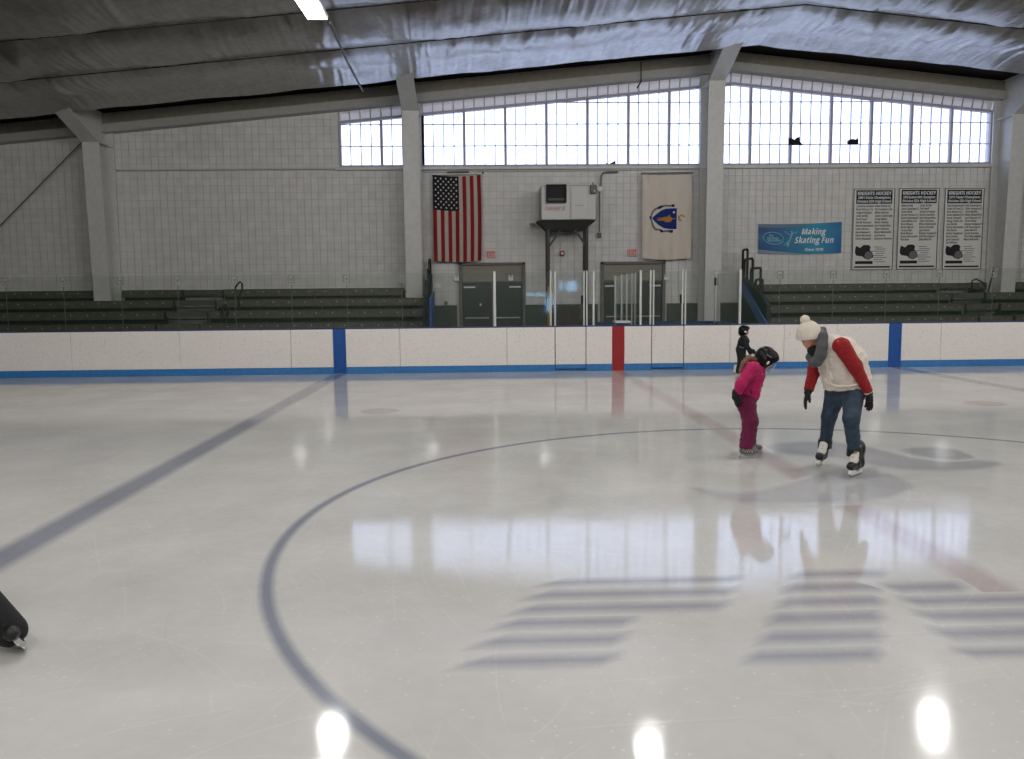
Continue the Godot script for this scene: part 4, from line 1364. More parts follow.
func make_flags() -> void:
	# striped flag hung with its canton at the upper left
	var w := 260
	var h := 460
	var im := Image.create(w, h, false, Image.FORMAT_RGB8)
	var red := Color(0.52, 0.06, 0.11)
	var wht := Color(0.74, 0.69, 0.65)
	for k in 13:
		im.fill_rect(Rect2i(k * 20, 0, 20, h), red if k % 2 == 0 else wht)
	im.fill_rect(Rect2i(0, 0, 140, 184), Color(0.045, 0.05, 0.09))
	for r in 11:
		for c in 9:
			if (r + c) % 2 == 0:
				var o := Vector2(14 + c * 14.0, 15 + r * 15.4)
				for y in range(-6, 7):
					for x in range(-6, 7):
						var an := atan2(y, x)
						var rad := 2.6 + 3.0 * pow(absf(cos(an * 2.5)), 2.0)
						if Vector2(x, y).length() <= rad:
							im.set_pixel(int(o.x) + x, int(o.y) + y, Color(0.9, 0.88, 0.85))
	var m := mat("flag_stripes", Color(1, 1, 1), 0.85)
	m.albedo_texture = ImageTexture.create_from_image(im)
	m.backlight_enabled = true; m.backlight = Color(0.2, 0.2, 0.2)
	var a := px(432, 175, 27.95)
	var o := thing("flag", Vector3(a.x + 0.8, a.y - 2.9, -27.95), "red and white striped flag with starred dark blue canton, hung upright on the wall", "flag")
	obj("cloth", flag_cloth(432.5, 481.5, 175.0, 260.5, 27.95, 61, 2.0), M.flag_stripes, o)
	obj("rod", tb([px(431, 174.3, 28.0), px(482.5, 173.4, 28.0)], 0.02, 8), M.white, o)
	for u in [433.0, 481.0]: obj("bracket", tb([px(u, 174.0, 28.02), px(u, 173.8, 28.19)], 0.025, 6), M.steel_white, o)
	obj("finial", tb([px(482.0, 173.0, 28.0), px(483.5, 172.4, 28.0)], 0.035, 8), M.black_steel, o)
	obj("dark_bar", br(px(447, 172.3, 27.98), px(469, 172.0, 27.98), 0.04, 0.05), M.black_steel, o)
	# cream flag with the blue shield, its emblem lying on its side
	w = 280
	h = 470
	im = Image.create(w, h, false, Image.FORMAT_RGB8)
	im.fill(Color(0.85, 0.81, 0.765))
	var blue := Color(0.04, 0.16, 0.45)
	var gold := Color(0.72, 0.50, 0.16)
	var olive := Color(0.42, 0.41, 0.38)
	# the emblem in the units of a drawing 835 wide that shows 55 x 50 picture units
	var cv := func(q: Array) -> PackedVector2Array:
		var r := PackedVector2Array()
		for p in q:
			var pu: float = 640.0 + p[0] / 15.18
			var pv: float = 190.0 + p[1] / 15.18
			r.append(Vector2((pu - 642.5) / 48.5 * w, (pv - 174.0) / 85.0 * h))
		return r
	var fills := []
	var arc := [[515, 200], [515, 240], [440, 235], [380, 230], [325, 245], [290, 265], [240, 285], [200, 330], [180, 380], [178, 415], [190, 460], [205, 510], [245, 565], [300, 575], [340, 600], [400, 590], [498, 590], [495, 632], [400, 622], [320, 628], [300, 600], [230, 598], [180, 540], [160, 450], [140, 415], [160, 370], [180, 310], [230, 255], [300, 225], [380, 200], [450, 208]]
	fills.append([cv.call(arc), olive])
	for q in [[[470, 200], [516, 196], [514, 240], [474, 236]], [[310, 215], [350, 208], [340, 240], [300, 268], [265, 262], [270, 235]], [[140, 390], [178, 392], [180, 435], [148, 436]], [[300, 575], [345, 590], [350, 620], [310, 630]], [[440, 600], [498, 588], [496, 632], [445, 632]]]:
		fills.append([cv.call(q), blue.darkened(0.2)])
	var shield := [[553, 258], [553, 578], [440, 575], [360, 562], [280, 510], [225, 460], [182, 415], [225, 372], [275, 325], [330, 285], [390, 262]]
	fills.append([cv.call([[562, 250], [562, 586], [440, 584], [355, 572], [270, 516], [212, 462], [168, 415], [214, 366], [266, 316], [326, 276], [390, 252]]), Color(0.80, 0.80, 0.82)])
	fills.append([cv.call(shield), blue])
	fills.append([cv.call([[250, 400], [330, 398], [380, 385], [420, 385], [425, 360], [448, 362], [450, 388], [475, 398], [478, 412], [530, 410], [530, 422], [478, 426], [470, 455], [430, 470], [385, 468], [350, 445], [300, 448], [262, 438], [250, 425], [320, 420]]), gold])
	fills.append([cv.call([[507, 292], [514, 312], [534, 318], [516, 328], [510, 348], [500, 330], [482, 322], [498, 312]]), Color(0.92, 0.92, 0.92)])
	fills.append([cv.call([[578, 375], [588, 378], [588, 440], [578, 442]]), Color(0.25, 0.25, 0.32)])
	fills.append([cv.call([[588, 390], [620, 352], [668, 388], [672, 410], [645, 402], [622, 378], [600, 402], [612, 440], [640, 436], [605, 472], [592, 462]]), gold.lightened(0.1)])
	for fl in fills:
		var poly: PackedVector2Array = fl[0]
		var lo := poly[0]
		var hi := poly[0]
		for p in poly:
			lo = lo.min(p); hi = hi.max(p)
		for y in range(int(lo.y), int(hi.y) + 1):
			for x in range(int(lo.x), int(hi.x) + 1):
				if x >= 0 and y >= 0 and x < w and y < h and in_poly(Vector2(x + 0.5, y + 0.5), poly): im.set_pixel(x, y, fl[1])
	m = mat("flag_cream", Color(1, 1, 1), 0.85)
	m.albedo_texture = ImageTexture.create_from_image(im)
	m.backlight_enabled = true; m.backlight = Color(0.2, 0.2, 0.2)
	a = px(667, 174, 27.95)
	o = thing("flag", Vector3(a.x, a.y - 2.9, -27.95), "cream flag with a sideways blue shield emblem, hung upright on the wall", "flag")
	obj("cloth", flag_cloth(642.5, 690.5, 174.2, 258.0, 27.95, 66, 2.5), M.flag_cream, o)
	for u in [643.0, 691.0]: obj("bracket", tb([px(u, 173.2, 28.02), px(u, 173.0, 28.19)], 0.025, 6), M.steel_white, o)
	obj("rod", tb([px(641, 173.3, 28.0), px(693, 172.4, 28.0)], 0.02, 8), M.galv_dark, o)


func make_banners() -> void:
	# sideline banner
	var z := WALL_Z - 0.05
	var a := px(758.5, 224.0, z)
	var e := px(841.0, 253.0, z)
	var w := 420
	var h := 150
	var im := Image.create(w, h, false, Image.FORMAT_RGB8)
	for y in h:
		for x in w:
			var fx := float(x) / w
			var fy := float(y) / h
			var c := Color(0.04, 0.30, 0.52).lerp(Color(0.08, 0.58, 0.72), clampf(fx * 1.6 - 0.1, 0, 1)).lerp(Color(0.05, 0.36, 0.64), clampf((fx - 0.72) * 3.0, 0, 1))
			c = c.lerp(Color(0.10, 0.52, 0.64), 0.5 * exp(-pow((fy - 0.45 - 0.15 * sin(fx * 5.0)) * 7.0, 2)))
			var top := 0.10 * (1.0 - fx) + 0.05 * sin(fx * 6.0)
			if fy < top: c = Color(0.35, 0.45, 0.55)
			var bot := 0.86 + 0.13 * clampf(fx * 1.7, 0, 1)
			if fy > bot: c = Color(0.55, 0.62, 0.68).lerp(Color(0.30, 0.40, 0.52), (fy - bot) * 4.0)
			im.set_pixel(x, y, c)
	var m := mat("banner_teal", Color(1, 1, 1), 0.5)
	m.albedo_texture = ImageTexture.create_from_image(im)
	var o := thing("banner", Vector3((a.x + e.x) / 2.0, e.y, -z), "wide teal skating school banner with white slanted lettering on the wall", "banner")
	var nz := noise(1.0, 71, 2)
	var cl := MB.new()
	cl.sheet(func(s: float, t: float) -> Vector3: return Vector3(lerpf(a.x, e.x, s), lerpf(a.y, e.y, t) + (0.05 * s if t < 0.5 else 0.0) - 0.03 * sin(PI * s), -z + 0.02 * nz.get_noise_2d(s * 4.0, t)), 30, 8, 0.006)
	obj("cloth", cl, M.banner_teal, o)
	var sh := Basis(Vector3(1, 0, 0), Vector3(0.22, 1, 0), Vector3(0, 0, 1))
	var zl := -z + 0.022
	for q in [["Making", 813.4, 231.7, 0.20, 0.80, "letter_white"], ["Skating Fun", 814.2, 240.2, 0.21, 1.30, "letter_white"], ["Since 1970", 813.8, 249.6, 0.10, 0.62, "letter_white"], ["Bay", 771.2, 235.4, 0.08, 0.15, "letter_pale"], ["Skating", 772.5, 238.3, 0.09, 0.38, "letter_pale"], ["Association", 774.2, 240.6, 0.08, 0.45, "letter_pale"]]:
		var p := px(q[1], q[2], z)
		lettering("lettering", q[0], q[3], M[q[5]], o, Transform3D(sh, Vector3(p.x, p.y, zl)), true, HORIZONTAL_ALIGNMENT_CENTER, q[4])
	var el := []
	for j in 33:
		var t := TAU * j / 32.0
		var p := px(773.2 + 10.2 * cos(t), 238.3 + 5.9 * sin(t) + 0.9 * cos(t), z)
		el.append(Vector3(p.x, p.y, zl))
	obj("oval", tb(el, 0.014, 6), M.letter_pale, o)
	for f in [[[[791.3, 231], [791.8, 234], [790.5, 238], [788.5, 242], [787.5, 246.5]], 0.03], [[[789.0, 241], [786.5, 243.5], [784.5, 245.5]], 0.018], [[[790.8, 235], [787, 233.2], [784.5, 231.5]], 0.014], [[[791.0, 234], [794, 233], [797, 232]], 0.014]]:
		var pts := []
		for q in f[0]:
			var p := px(q[0], q[1], z)
			pts.append(Vector3(p.x, p.y, zl - 0.012))
		obj("skater_print", tb(pts, f[1], 6), M.letter_pale, o)
	# three championship banners
	var names := [
		["2001 State Champions", "Jonathan Bowen\nBrad DiCara (C)\nAngelo Magno\nJohn Reilly\nScott Seal\nDerek Pascual\nBob Archambault\nLuke DiCara\nDan Mansard\nKevin Norland\nChris Maxwell", "Mike Blake (A)\nPat Lumbert (A)\nMike Ashton\nJason Cummings\nCody Miller\nMark Shields\nRon Desjardins\nTyler Hanson\nBrian Malewski\nJay Harris\nCameron Hanson"],
		["2010 Eastern MA Champions", "Mike Dodd\nJason Cummings (C)\nScott Wild\nDerek Pascual (C)\nBob Archambault\nLuke Miller (A)\nDan Wilson\nKevin Wyatt\nCorey Diaz\nNick Moore\nConnor McCormick\nTim Roe", "Luke Reilly\nTed Neff\nDenis O'Hearn\nKevin Goodier\nRon Desjardins\nTyler Hanson\nBrian Malewski\nDave Schmidt\nJay Harris\nDamon Hapward\nJeff Davenport\nJake Martin"],
		["2011 State Champions", "Bob Archambault\nLuke DiCara (C)\nRon Mason (C)\nKevin Maxwell (A)\nDave Schmidt\nDoug Coffin (A)\nJoe Smith\nConnor McCormick\nTim Burst\nRobin Hapward\nRon Gomes\nJack Amaral\nJoe Wilson", "Dan Davenport\nTyler Hanson (C)\nTom Muffin\nDevin Maxwell (A)\nJack Mason (C)\nTrent Riley\nDamon Hapward\nJeff Davenport\nJake Martin\nJared Donato\nChris McLaughlin\nMatt Mitchell"]]
	var sp := [[853.6, 892.5, 188.5, 270.0, "leftmost of three white hockey championship banners, dated 2001"], [898.8, 936.5, 188.0, 269.5, "middle one of three white hockey championship banners"], [944.8, 981.0, 188.0, 269.5, "rightmost of three white hockey championship banners, dated 2011"]]
	for k in 3:
		var q: Array = sp[k]
		a = px(q[0], q[2], z)
		e = px(q[1], q[3], z)
		w = 0
		var bw := e.x - a.x
		var bh := a.y - e.y
		var mx := (a.x + e.x) / 2.0
		o = thing("banner", Vector3(mx, e.y, -z), q[4], "banner", "championship banners")
		obj("sheet", bx(Vector3(mx, (a.y + e.y) / 2.0, -z), Vector3(bw, bh, 0.012)), M.banner_white, o)
		var fr := MB.new()
		for s in [-1, 1]:
			fr.box(Vector3(mx + s * (bw / 2.0 - 0.02), (a.y + e.y) / 2.0, -z + 0.008), Vector3(0.025, bh - 0.03, 0.006))
			fr.box(Vector3(mx, (a.y + e.y) / 2.0 + s * (bh / 2.0 - 0.02), -z + 0.008), Vector3(bw - 0.03, 0.02, 0.006))
		obj("border", fr, M.print_black, o)
		obj("heading_panel", bx(Vector3(mx, a.y - bh * 0.105, -z + 0.009), Vector3(bw * 0.86, bh * 0.165, 0.006)), M.print_black, o)
		for t in [["KNIGHTS HOCKEY", 0.062, 0.12, 0.80], [names[k][0], 0.113, 0.085, 0.78], ["Division IIIA High School", 0.158, 0.085, 0.80]]:
			lettering("lettering", t[0], t[2], M.letter_white, o, Transform3D(Basis(), Vector3(mx, a.y - bh * t[1], -z + 0.014)), true, HORIZONTAL_ALIGNMENT_CENTER, bw * t[3])
		for s in 2:
			var n: String = names[k][1 + s]
			var lines := n.split("\n")
			for j in lines.size():
				var y := a.y - bh * (0.215 + 0.0375 * j * (1.0 if k > 0 else 1.06))
				var x := mx - bw * 0.42 if s == 0 else mx + bw * 0.03
				var tm := lettering("name_line", lines[j], 0.072, M.print_black, o, Transform3D(Basis.from_scale(Vector3(0.80, 1, 1)), Vector3(x, y, -z + 0.010)), true, HORIZONTAL_ALIGNMENT_LEFT)
				var bb := tm.mesh.get_aabb()
				tm.position.x -= bb.position.x * 0.8
				if bb.size.x * 0.8 > bw * 0.42: tm.scale.x = bw * 0.42 / bb.size.x
		for j in 8:
			var y := a.y - bh * (0.715 + 0.026 * j)
			obj("small_print", bx(Vector3(mx + bw * (0.13 + 0.05 * (j % 2)), y, -z + 0.009), Vector3(bw * (0.20 + 0.12 * ((j * 7) % 3) / 2.0), 0.022, 0.004)), M.print_grey, o)
		# printed glove and puck
		var gl := PackedVector2Array()
		for p in [[-0.42, -0.75], [-0.40, -0.70], [-0.30, -0.725], [-0.22, -0.69], [-0.10, -0.69], [-0.05, -0.715], [-0.07, -0.75], [0.0, -0.79], [0.02, -0.84], [-0.06, -0.865], [-0.18, -0.86], [-0.24, -0.83], [-0.38, -0.82], [-0.42, -0.79]]:
			gl.append(Vector2(mx + bw * p[0], a.y + bh * p[1]))
		obj("glove_print", pr(gl, 0.006, Transform3D(Basis(), Vector3(0, 0, -z + 0.009))), M.print_black, o)
		var pk := PackedVector2Array()
		for j in 20: pk.append(Vector2(mx - bw * 0.10 + 0.13 * cos(TAU * j / 20), a.y - bh * 0.82 + 0.14 * sin(TAU * j / 20)))
		obj("puck_print", pr(pk, 0.006, Transform3D(Basis(), Vector3(0, 0, -z + 0.012))), M.print_grey, o)
		obj("caption_panel", bx(Vector3(mx - bw * 0.20, a.y - bh * 0.905, -z + 0.010), Vector3(bw * 0.42, bh * 0.036, 0.006)), M.print_black, o)
		obj("foot_strip", bx(Vector3(mx, a.y - bh * 0.96, -z + 0.010), Vector3(bw * 0.86, bh * 0.02, 0.006)), M.print_black, o)


# ------------------------------------------------------------------ people
# head looking along f, with u towards the crown, at the skull's centre c; s = head height
func head_prims(c: Vector3, f: Vector3, u: Vector3, s: float) -> Array:
	f = f.normalized()
	u = (u - f * u.dot(f)).normalized()
	var r := u.cross(f)
	var at := func(x: float, y: float, z: float) -> Vector3: return c + (r * x + u * y + f * z) * s
	var p := [
		cap(at.call(0, 0.13, -0.05), at.call(0, 0.10, 0.02), 0.345 * s, 0.33 * s),
		cap(at.call(0, -0.05, 0.10), at.call(0, -0.30, 0.16), 0.24 * s, 0.16 * s),
		cap(at.call(0, -0.38, 0.245), at.call(0, -0.36, 0.22), 0.085 * s, 0.09 * s),
		cap(at.call(0, 0.02, 0.35), at.call(0, -0.13, 0.43), 0.035 * s, 0.055 * s),
		cap(at.call(-0.13, 0.08, 0.31), at.call(0.13, 0.08, 0.31), 0.05 * s, 0.05 * s),
		cap(at.call(-0.07, -0.25, 0.315), at.call(0.07, -0.25, 0.315), 0.035 * s, 0.035 * s)]
	for q in [-1.0, 1.0]:
		p.append(cap(at.call(0.16 * q, -0.10, 0.23), at.call(0.19 * q, -0.06, 0.15), 0.10 * s, 0.10 * s))
		p.append(cap(at.call(0.335 * q, 0.04, -0.03), at.call(0.325 * q, -0.12, 0.0), 0.05 * s, 0.04 * s))
	return p


func head_bits(o: Node3D, c: Vector3, f: Vector3, u: Vector3, s: float) -> void:
	f = f.normalized()
	u = (u - f * u.dot(f)).normalized()
	var r := u.cross(f)
	for q in [-1.0, 1.0]:
		var e: Vector3 = c + (r * 0.135 * q + u * 0.0 + f * 0.315) * s
		obj("eye", tb([e - r * 0.05 * s, e - r * 0.025 * s, e + r * 0.025 * s, e + r * 0.05 * s], [0.01 * s, 0.03 * s, 0.03 * s, 0.01 * s], 8), M.eye, o)
		var b: Vector3 = c + (r * 0.14 * q + u * 0.105 + f * 0.345) * s
		obj("eyebrow", tb([b - r * 0.08 * s - u * 0.02 * s, b + u * 0.012 * s, b + r * 0.08 * s - u * 0.015 * s], 0.014 * s, 6), M.hair_dark, o)
	var m := c + (u * -0.245 + f * 0.35) * s
	obj("mouth", tb([m - r * 0.095 * s - f * 0.03 * s, m - r * 0.04 * s, m + r * 0.04 * s, m + r * 0.095 * s - f * 0.03 * s], [0.008 * s, 0.02 * s, 0.02 * s, 0.008 * s], 6), M.lip, o)


# hand from the wrist w, fingers along d, palm facing n, thumb on the side t; k = size (1 = adult), curl in radians a joint
func hand_prims(w: Vector3, d: Vector3, n: Vector3, t: Vector3, k: float, curl: float, fat := 1.0) -> Array:
	d = d.normalized()
	n = (n - d * n.dot(d)).normalized()
	var s := d.cross(n)
	if s.dot(t) < 0.0: s = -s
	var p := []
	for j in 4:
		var off := (1.5 - j) * 0.021 * k
		var base := w + d * 0.085 * k * (1.0 if j < 3 else 0.93) + s * off
		p.append(cap(w + s * off * 0.6 + d * 0.012 * k, base, 0.0135 * k * fat, 0.0115 * k * fat))
		var lens: Array = [[0.040, 0.024, 0.020], [0.045, 0.028, 0.022], [0.041, 0.026, 0.021], [0.032, 0.019, 0.018]][j]
		var dir := (d + s * (1.5 - j) * 0.07).normalized()
		var axis := dir.cross(n).normalized()
		var at := base
		var a := curl * (0.8 + 0.15 * j)
		for q in 3:
			var nd := dir.rotated(axis, a * (q + 0.6))
			var e: Vector3 = at + nd * lens[q] * k
			p.append(cap(at, e, (0.0102 - 0.0009 * q) * k * fat, (0.0095 - 0.0010 * q) * k * fat))
			at = e
	var tb0 := w + d * 0.022 * k + s * 0.024 * k
	var t1 := tb0 + (d * 0.62 + s * 0.62 + n * 0.25).normalized() * 0.042 * k
	var t2 := t1 + (d * 0.85 + s * 0.35 + n * 0.3).normalized() * 0.032 * k
	var t3 := t2 + (d * 0.95 + s * 0.05 + n * 0.35).normalized() * 0.026 * k
	p.append(cap(tb0, t1, 0.015 * k * fat, 0.012 * k * fat))
	p.append(cap(t1, t2, 0.0115 * k * fat, 0.0105 * k * fat))
	p.append(cap(t2, t3, 0.0102 * k * fat, 0.0085 * k * fat))
	return p


# an ice skate: origin under the middle of the blade, toes along +z of the frame
func skate(o: Node3D, f: Transform3D, s: float, kind: String) -> void:
	var P := func(x: float, y: float, z: float) -> Vector3: return f * (Vector3(x, y, z) * s)
	var boot: Material = M.boot_black if kind != "silver" else M.boot_silver
	if kind == "white": boot = M.boot_white
	if kind == "black": boot = M.boot_black
	var pr_ := [
		cap(P.call(0, 0.115, -0.095), P.call(0, 0.112, 0.02), 0.040 * s, 0.040 * s), cap(P.call(0, 0.112, 0.02), P.call(0.003, 0.108, 0.115), 0.042 * s, 0.038 * s),
		cap(P.call(0, 0.12, -0.085), P.call(0, 0.25, -0.075), 0.044 * s, 0.050 * s), cap(P.call(0, 0.15, 0.02), P.call(0, 0.25, -0.045), 0.042 * s, 0.048 * s),
		cap(P.call(0, 0.25, -0.06), P.call(0, 0.285, -0.06), 0.054 * s, 0.056 * s)]
	var b := obj("skate", blob(pr_, 0.010 * s, 0.03 * s), boot, o)
	if kind == "hockey":
		obj("tongue", blob([cap(P.call(0, 0.155, 0.058), P.call(0, 0.285, -0.002), 0.030 * s, 0.034 * s, f.basis.x, 1.25), cap(P.call(0, 0.14, 0.09), P.call(0, 0.16, 0.05), 0.026 * s, 0.030 * s, f.basis.x, 1.2)], 0.008 * s, 0.02 * s), M.boot_white, b)
		obj("toe_cap", blob([cap(P.call(0, 0.108, 0.10), P.call(0, 0.108, 0.128), 0.043 * s, 0.038 * s)], 0.008 * s, 0.01 * s), M.boot_black, b)
	for j in 5:
		var y := 0.165 + 0.025 * j
		var z := 0.088 - 0.0135 * j - (0.0 if kind == "hockey" else 0.012)
		var mb := MB.new()
		mb.tube([P.call(-0.030, y - 0.012, z - 0.022), P.call(0, y, z + 0.004), P.call(0.030, y - 0.012, z - 0.022)], 0.0045 * s, 6)
		obj("lace", mb, M.boot_white if kind == "silver" or kind == "white" else M.lace, b)
	if kind == "silver":
		for j in 4:
			for q in [-1.0, 1.0]:
				obj("stripe", tb([P.call(0.043 * q, 0.095, 0.05 - 0.035 * j), P.call(0.046 * q, 0.135, 0.02 - 0.035 * j), P.call(0.040 * q, 0.175, -0.005 - 0.033 * j)], 0.0055 * s, 6), M.boot_white, b)
	var arch := PackedVector2Array([Vector2(-0.12, 0.08), Vector2(-0.125, 0.03), Vector2(0.14, 0.03), Vector2(0.15, 0.04), Vector2(0.125, 0.08), Vector2(0.085, 0.08), Vector2(0.08, 0.04), Vector2(-0.065, 0.04), Vector2(-0.075, 0.08)])
	var hold := pr(arch if kind != "hockey" else PackedVector2Array([Vector2(-0.135, 0.075), Vector2(-0.14, 0.03), Vector2(0.13, 0.025), Vector2(0.15, 0.04), Vector2(0.135, 0.075), Vector2(0.05, 0.075), Vector2(0.03, 0.05), Vector2(-0.05, 0.05), Vector2(-0.07, 0.075)]), 0.028, Transform3D(Basis(Vector3(0, 0, 1), Vector3.UP, Vector3(1, 0, 0)), Vector3.ZERO))
	var bl := pr(PackedVector2Array([Vector2(-0.145, 0.04), Vector2(-0.15, 0.012), Vector2(-0.13, 0.001), Vector2(0.12, 0.001), Vector2(0.15, 0.014), Vector2(0.16, 0.04)]), 0.008, Transform3D(Basis(Vector3(0, 0, 1), Vector3.UP, Vector3(1, 0, 0)), Vector3.ZERO))
	for q in [["holder", hold, M.holder_white if kind == "hockey" else M.blade], ["blade", bl, M.blade]]:
		var mi := obj(q[0], q[1], q[2], b)
		mi.transform = Transform3D(f.basis.scaled(Vector3.ONE * s), f.origin)


func place_skate(o: Node3D, foot: Vector3, toes: Vector3, tilt: Vector3, s: float, kind: String) -> void:
	var up := tilt.normalized()
	var z := (toes - up * toes.dot(up)).normalized()
	skate(o, Transform3D(Basis(up.cross(z), up, z), foot), s, kind)


func make_people() -> void:
	make_woman()
	make_girl()
	make_far_child()
	make_left_skater()


func make_woman() -> void:
	var fa := gp(855.5, 476.5)      # her left foot, nearer
	var fb := gp(818.5, 467.0)
	var o := thing("person", (fa + fb) / 2.0, "woman in cream bobble hat, cream vest, red sleeves and jeans, bending forward on skates", "person")
	var za := -fa.z + 0.03
	var zb := -fb.z + 0.03
	var zm := (za + zb) / 2.0
	var neck := px(821, 342, zm + 0.02)
	var hc := px(811.0, 337.0, zm + 0.0)
	var face := Vector3(-0.86, -0.42, 0.30)
	var crown := Vector3(-0.20, 1.0, 0.10)
	var chest := px(832, 353, zm + 0.02)
	var belly := px(841, 371, zm + 0.0)
	var pelvis := px(845, 389, zm)
	var ls := px(841.5, 346.0, zm - 0.19)
	var le := px(854.8, 366, zm - 0.23)
	var lw := px(867.8, 391, zm - 0.20)
	var rs := px(825, 345, zm + 0.19)
	var re := px(815, 368, zm + 0.17)
	var rw := px(808.6, 390, zm + 0.08)
	var lh := px(853, 393, zm - 0.08)
	var rh := px(836.5, 392, zm + 0.08)
	var lk := px(851.8, 418, za - 0.06)
	var rk := px(829.0, 416, zb - 0.10)
	var la := px(854.6, 448, za)
	var ra := px(825.3, 440.5, zb)
	var left := Vector3(0.55, 0.1, 0.83).normalized()
	var lhp := hand_prims(lw + (lw - le).normalized() * 0.01, Vector3(0.10, -1, 0.12), Vector3(-0.9, 0, 0.2), Vector3(-0.4, 0, 0.9), 1.0, 0.22, 1.3)
	var rhp := hand_prims(rw + (rw - re).normalized() * 0.01, Vector3(-0.30, -1, 0.05), Vector3(0.9, -0.2, 0.2), Vector3(0.2, 0, 0.9), 1.0, 0.20, 1.3)
	# the body, one continuous figure
	var b := head_prims(hc, face, crown, 0.235)
	b.append_array([cap(hc + Vector3(0.05, -0.06, 0), neck, 0.055, 0.06), cap(neck, chest, 0.07, 0.12), cap(chest, belly, 0.125, 0.115), cap(belly, pelvis, 0.115, 0.12), cap(ls, rs, 0.06, 0.06),
		cap(ls, le, 0.052, 0.042), cap(le, lw, 0.040, 0.028), cap(rs, re, 0.052, 0.042), cap(re, rw, 0.040, 0.028), cap(lw, lw + Vector3(0.10, -1, 0.12).normalized() * 0.06, 0.016, 0.010), cap(rw, rw + Vector3(-0.30, -1, 0.05).normalized() * 0.06, 0.016, 0.010),
		cap(pelvis, lh, 0.10, 0.08), cap(pelvis, rh, 0.10, 0.08), cap(lh, lk, 0.078, 0.055), cap(lk, la, 0.052, 0.040), cap(rh, rk, 0.080, 0.055), cap(rk, ra, 0.052, 0.040)])
	obj("body", blob(b, 0.010, 0.035), M.skin, o)
	head_bits(o, hc, face, crown, 0.235)
	# jeans
	var fold := noise(14.0, 51, 2)
	var dn := func(p: Vector3) -> float: return 0.006 * fold.get_noise_3d(p.x, p.y * 1.6, p.z)
	var lcut := la + (la - lk).normalized() * 0.0
	obj("jeans", blob([cap(pelvis + Vector3(0, 0.04, 0), pelvis + Vector3(0.0, -0.05, 0), 0.16, 0.125), cap(lh + Vector3(0, 0.02, 0), rh + Vector3(0, 0.02, 0), 0.10, 0.10), cap(pelvis + Vector3(0, 0.05, 0), lh, 0.145, 0.105), cap(pelvis + Vector3(0, 0.05, 0), rh, 0.145, 0.105), cap(lh, lk, 0.108, 0.076), cap(lk + Vector3(-0.01, 0, 0), la + Vector3(0, -0.03, 0), 0.074, 0.060), cap(rh, rk, 0.105, 0.072), cap(rk, ra + Vector3(0, -0.02, 0), 0.070, 0.055)], 0.012, 0.03, [], dn), M.denim, o)
	# red sleeves
	var sw := func(p: Vector3) -> float: return 0.005 * fold.get_noise_3d(p.x * 1.6, p.y * 1.6, p.z * 1.6)
	for q in [[ls, le, lw, 0.084, 0.066, 0.046], [rs, re, rw, 0.08, 0.066, 0.046]]:
		var sl := obj("sleeve", blob([cap(q[0], q[1], q[3], q[4]), cap(q[1], q[2], q[4], q[5])], 0.010, 0.03, [[q[2] + (q[2] - q[1]).normalized() * 0.01, q[2] - q[1]]], sw), M.sweater_red, o)
		if q[0] == ls:
			var d: Vector3 = (q[2] - q[1]).normalized()
			obj("cuff", tb([q[2] - d * 0.002, q[2] + d * 0.018], 0.045, 12), M.knit_cream, sl)
	# quilted vest
	var ax := (neck - pelvis).normalized()
	var qt := func(p: Vector3) -> float:
		var h := (p - pelvis).dot(ax)
		return 0.006 * pow(absf(sin(h * 28.0)), 0.5) * -1.0 + 0.008 * fold.get_noise_3d(p.x, p.y, p.z)
	var vest := obj("vest", blob([cap(neck + Vector3(0.03, -0.02, 0), chest, 0.085, 0.165), cap(chest, belly, 0.165, 0.175), cap(belly, pelvis + Vector3(0.0, -0.0, 0), 0.175, 0.195), cap(ls.lerp(rs, 0.3), rs, 0.085, 0.085), cap(ls.lerp(chest, 0.6), pelvis.lerp(lh, 0.6) + Vector3(0.05, 0.06, -0.03), 0.12, 0.13), cap(px(845, 347, zm + 0.04), px(853, 360, zm + 0.04), 0.10, 0.12), cap(px(853, 360, zm + 0.04), px(860.5, 377.5, zm + 0.05), 0.12, 0.10)], 0.011, 0.05, [[px(841, 388.0, zm), Vector3(0.10, -1, 0)]], qt), M.vest_cream, o)
	var fr := (Vector3(-0.62, 0, 0.78)).normalized()
	var z0 := px(827, 352, zm - 0.17)
	var z1 := px(829.5, 386, zm - 0.20)
	obj("hem_band", tb([px(824.5, 379.0, zm - 0.14), px(829.0, 384.0, zm - 0.19), px(838.0, 386.5, zm - 0.21), px(849.0, 386.0, zm - 0.22), px(858.5, 384.0, zm - 0.20)], 0.013, 8), M.vest_cream, vest)
	obj("zip", tb([px(825.5, 345, zm - 0.135), px(826.5, 356, zm - 0.17), px(827.5, 369, zm - 0.185), px(831, 384.5, zm - 0.215)], 0.006, 6), M.knit_cream, vest)
	for q in [[[829.5, 371.5], [832.0, 379.0]], [[851.5, 373.0], [854.5, 379.0]]]:
		obj("pocket_welt", tb([px(q[0][0], q[0][1], zm - 0.195), px(q[1][0], q[1][1], zm - 0.205)], 0.010, 6), M.vest_cream, vest)
	obj("collar", blob([cap(neck + Vector3(0.0, 0.02, 0.06), neck + Vector3(0.05, -0.03, 0.10), 0.045, 0.05), cap(neck + Vector3(0.05, 0.03, -0.06), neck + Vector3(0.05, 0.0, 0.07), 0.05, 0.05)], 0.010, 0.02), M.vest_cream, vest)
	# scarf: round the neck and hanging in front
	var pts := []
	for q in [[822.5, 330.5, -0.03], [823.0, 337.0, -0.12], [822.0, 347.0, -0.15], [820.5, 355.0, -0.16], [817.0, 361.5, -0.15], [813.0, 362.5, -0.09], [810.0, 357.0, -0.02]]: pts.append(px(q[0], q[1], zm + q[2]))
	var sc := []
